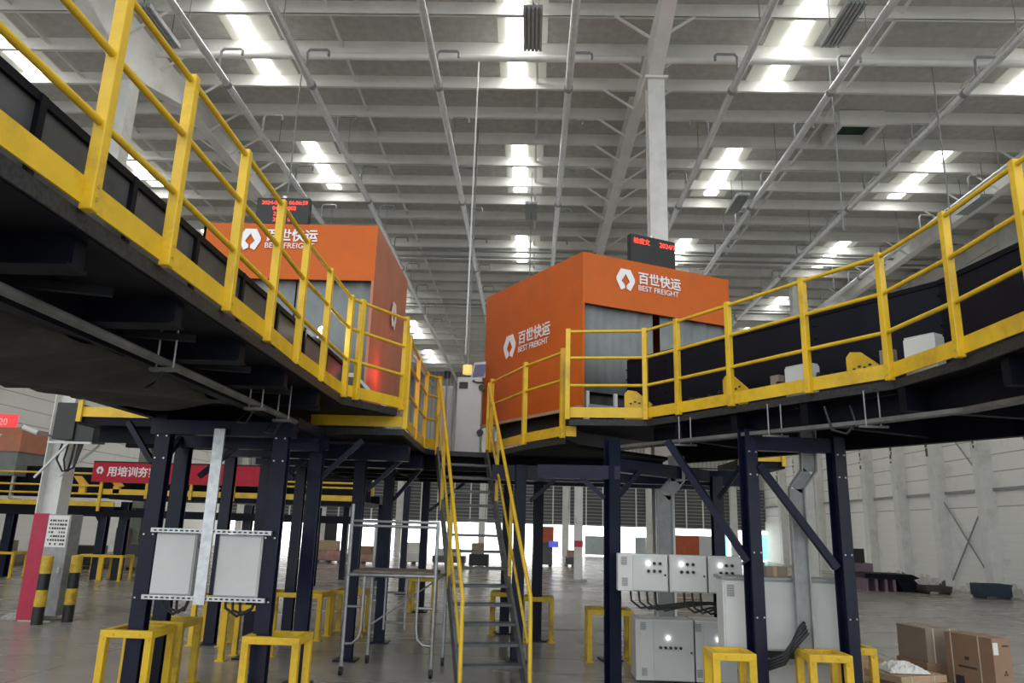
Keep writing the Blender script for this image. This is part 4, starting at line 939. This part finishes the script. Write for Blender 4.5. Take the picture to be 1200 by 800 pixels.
on_box(t, q, C, D, 'l', [('strap', 0.36, 0, 0.014, 0.755, STRAP), ('strap', -0.22, 0, 0.014, 0.755, STRAP), ('print_mark', 0.05, -0.02, 0.26, 0.022, INK), ('print_mark', 0.05, 0.12, 0.06, 0.04, INK), ('print_mark', 0.24, -0.28, 0.12, 0.16, INK)])
t, q = carton('grey brown strapped carton behind the large brown carton', (5.52, 11.0, 0.535), (0.5, 0.6, 0.43), math.radians(10), CARDG, None, True)
o, q = carton('brown carton supporting the grey brown strapped carton', (5.52, 11.0, 0.16), (0.56, 0.62, 0.32), math.radians(10), CARD, None, False)
k = 0
for z, dx, lab, m in ((0.05, 0.0, 'lowest flat carton in the pile left of the large brown carton', CARDL), (0.14, 0.03, 'flat carton second from the floor left of the large brown carton', CARD), (0.23, -0.05, 'flat carton third from the floor left of the large brown carton', CARDL)):
    carton(lab, (4.86+dx, 10.25, z), (0.72, 0.6, 0.085), math.radians(10+5*k), m, 'flat cartons', True); k += 1
def crumpled(label, x, y, z, sx, sy, m):
    n = 16; vs = []; fs = []
    for i in range(n+1):
        for j in range(n+1):
            u, v = i/n-.5, j/n-.5; r = max(abs(u), abs(v))*2
            vs.append((x+u*sx+rnd.uniform(-.01, .01), y+v*sy+rnd.uniform(-.01, .01), z + 0.09*(1-r**2) + rnd.uniform(0, .035)*(1 if r < 0.98 else 0)))
    for i in range(n):
        for j in range(n): a = i*(n+1)+j; fs.append((a, a+n+1, a+n+2, a+1))
    o = MB().add(vs, fs).build('plastic_sheet', m); o.modifiers.new('thickness', 'SOLIDIFY').thickness = 0.006; tag(o, label, 'sheet')
crumpled('crumpled white plastic sheet on the flat carton pile', 4.78, 10.25, 0.285, 0.5, 0.45, PAPER)
o, q = carton('pale carton against the floor behind the rightmost yellow guard', (4.7, 11.3, 0.13), (0.6, 0.5, 0.26), math.radians(8), CARDL, None, False)

# ------------------------------------------------------------------ right far wall: dock table, crates
t = thing('loading_table', 'dark conveyor table with a raised lip by the right wall', 'table', (13.2, 29, 0))
MB().slab([(12.3, 28.6, 0.62), (14.0, 28.6, 0.62), (14.3, 28.6, 0.5), (14.0, 28.6, 0.42), (12.3, 28.6, 0.45)], (0, 1, 0), 1.2).build('top', NAVYD, t)
MB().slab([(13.5, 28.7, 0.45), (14.1, 28.7, 0.45), (14.55, 28.7, 0.0), (13.7, 28.7, 0.0)], (0, 1, 0), 1.0).build('chute', NAVYD, t)
for x in (12.4, 12.75, 13.1, 13.4): MB().b2(x-0.05, x+0.05, 28.7, 29.6, 0, 0.45).build('leg', mat('purple grey paint', (0.18, 0.12, 0.16), 0.6), t)
t = thing('monitor_stand', 'dark machine with a screen behind the loading table', 'machine', (12.8, 31, 0))
MB().b2(12.4, 13.6, 30.8, 31.4, 0, 0.9).build('base', mat('purple grey paint', (0.18, 0.12, 0.16), 0.6), t)
MB().b2(12.5, 13.3, 30.8, 31.0, 0.9, 1.45).build('screen', BLK, t)
def crate(x, y, sx, h, label, m):
    t = thing('crate', label, 'crate', (x, y, 0))
    mb = MB()
    for s in (-1, 1): mb.b2(x+s*(sx/2-.02)-.02, x+s*(sx/2-.02)+.02, y-0.35, y+0.35, 0.08, h)
    mb.b2(x-sx/2+.04, x+sx/2-.04, y-0.35, y-0.31, 0.08, h); mb.b2(x-sx/2+.04, x+sx/2-.04, y+0.31, y+0.35, 0.08, h); mb.b2(x-sx/2+.04, x+sx/2-.04, y-0.31, y+0.31, 0.08, 0.12)
    mb.build('box', m, t)
    for s in (-0.4, 0.4): MB().b2(x+s*sx-0.06, x+s*sx+0.06, y-0.3, y+0.3, 0, 0.08).build('runner', BLK, t)
    MB().b2(x-sx/2-.02, x+sx/2+.02, y-0.37, y-0.35, h-0.08, h).build('rim', m, t)
crate(15.85, 27.0, 1.0, 0.48, 'dark blue crate on the floor by the right wall', BLUEB)
crate(14.6, 28.3, 0.9, 0.28, 'low dark pallet crate left of the blue crate by the right wall', mat('dark crate wood', (0.05, 0.045, 0.04), 0.7))

# ------------------------------------------------------------------ distant floor objects
t = thing('orange_machine', 'distant orange and grey machine beyond the stairs', 'machine', (0.9, 39, 0))
MB().b2(0.2, 1.25, 38.6, 39.6, 1.15, 1.95).build('hood', RUST, t, 0.03)
MB().b2(0.25, 1.2, 38.65, 39.55, 0.1, 1.15).build('base', mat('dark grey machine', (0.09, 0.095, 0.1), 0.5), t)
for x in (0.35, 1.1): MB().b2(x-0.08, x+0.08, 38.7, 39.5, 0, 0.1).build('foot', BLK, t)
MB().b2(1.0, 1.5, 38.4, 38.5, 0.95, 1.25).build('screen', mat('blue screen', (0.05, 0.08, 0.4), 0.4, emit=(0.1, 0.15, 0.8), es=0.4), t)
t = thing('orange_container', 'distant orange container behind the hung control boxes', 'container', (8.1, 40, 0))
MB().b2(7.1, 8.75, 39.6, 41, 0.1, 1.7).build('body', RUST, t, 0.03)
MB().b2(8.75, 9.6, 39.6, 41, 0.1, 1.7).build('grey_end', CAB, t)
for x in (7.4, 9.2): MB().b2(x-0.1, x+0.1, 39.7, 40.9, 0, 0.1).build('skid', BLK, t)
def goods(name, label, cat, x, y, w, h, m, m2):
    t = thing(name, label, cat, (x, y, 0))
    MB().b2(x-w/2, x+w/2, y-0.45, y+0.45, 0.12, h*0.55).build('load', m, t, 0.03)
    MB().b2(x-w/2+0.1, x+w/2-0.25, y-0.4, y+0.3, h*0.55, h).build('upper_load', m2, t, 0.03)
    mb = MB()
    for s in (-0.42, 0, 0.42): mb.b2(x+s*w-0.05, x+s*w+0.05, y-0.45, y+0.45, 0, 0.1)
    mb.b2(x-w/2, x+w/2, y-0.45, y+0.45, 0.1, 0.12); mb.build('pallet', WOODD, t)
goods('pallet_load', 'pallet of pinkish parcels in front of the far dark doorway', 'pallet', -9.5, 36.4, 1.4, 1.0, PINK, CARDL)
goods('pallet_load', 'pallet of brown parcels right of the far dark doorway', 'pallet', -7.8, 36.2, 1.4, 0.8, PINK, CARD)
goods('pallet_load', 'pallet of white goods beyond the scaffold uprights', 'pallet', -5.6, 37.5, 1.0, 1.0, CAB, PAPER)
goods('pallet_load', 'pallet of grey goods beyond the scaffold deck', 'pallet', -3.9, 38.0, 1.6, 0.75, mat('dark grey machine', (0.09, 0.095, 0.1), 0.5), CAB)
goods('pallet_load', 'dark pallet load beyond the right scaffold upright', 'pallet', -2.3, 36.0, 0.9, 1.1, BLK, CARDG)
goods('pallet_load', 'dark stacked load under the far left platform', 'pallet', -15.9, 27.6, 1.4, 0.8, BLK, BLK)
goods('pallet_load', 'grey stacked load between the far left platform legs', 'pallet', -13.9, 27.6, 1.1, 0.9, CARDG, mat('dark grey machine', (0.09, 0.095, 0.1), 0.5))
goods('pallet_load', 'brown load at the left frame edge behind the column', 'pallet', -19.0, 27.5, 1.0, 0.9, CARDG, CARDG)
goods('pallet_load', 'grey load beside the distant orange machine', 'pallet', 2.3, 40.0, 0.8, 0.8, mat('dark grey machine', (0.09, 0.095, 0.1), 0.5), PINK)
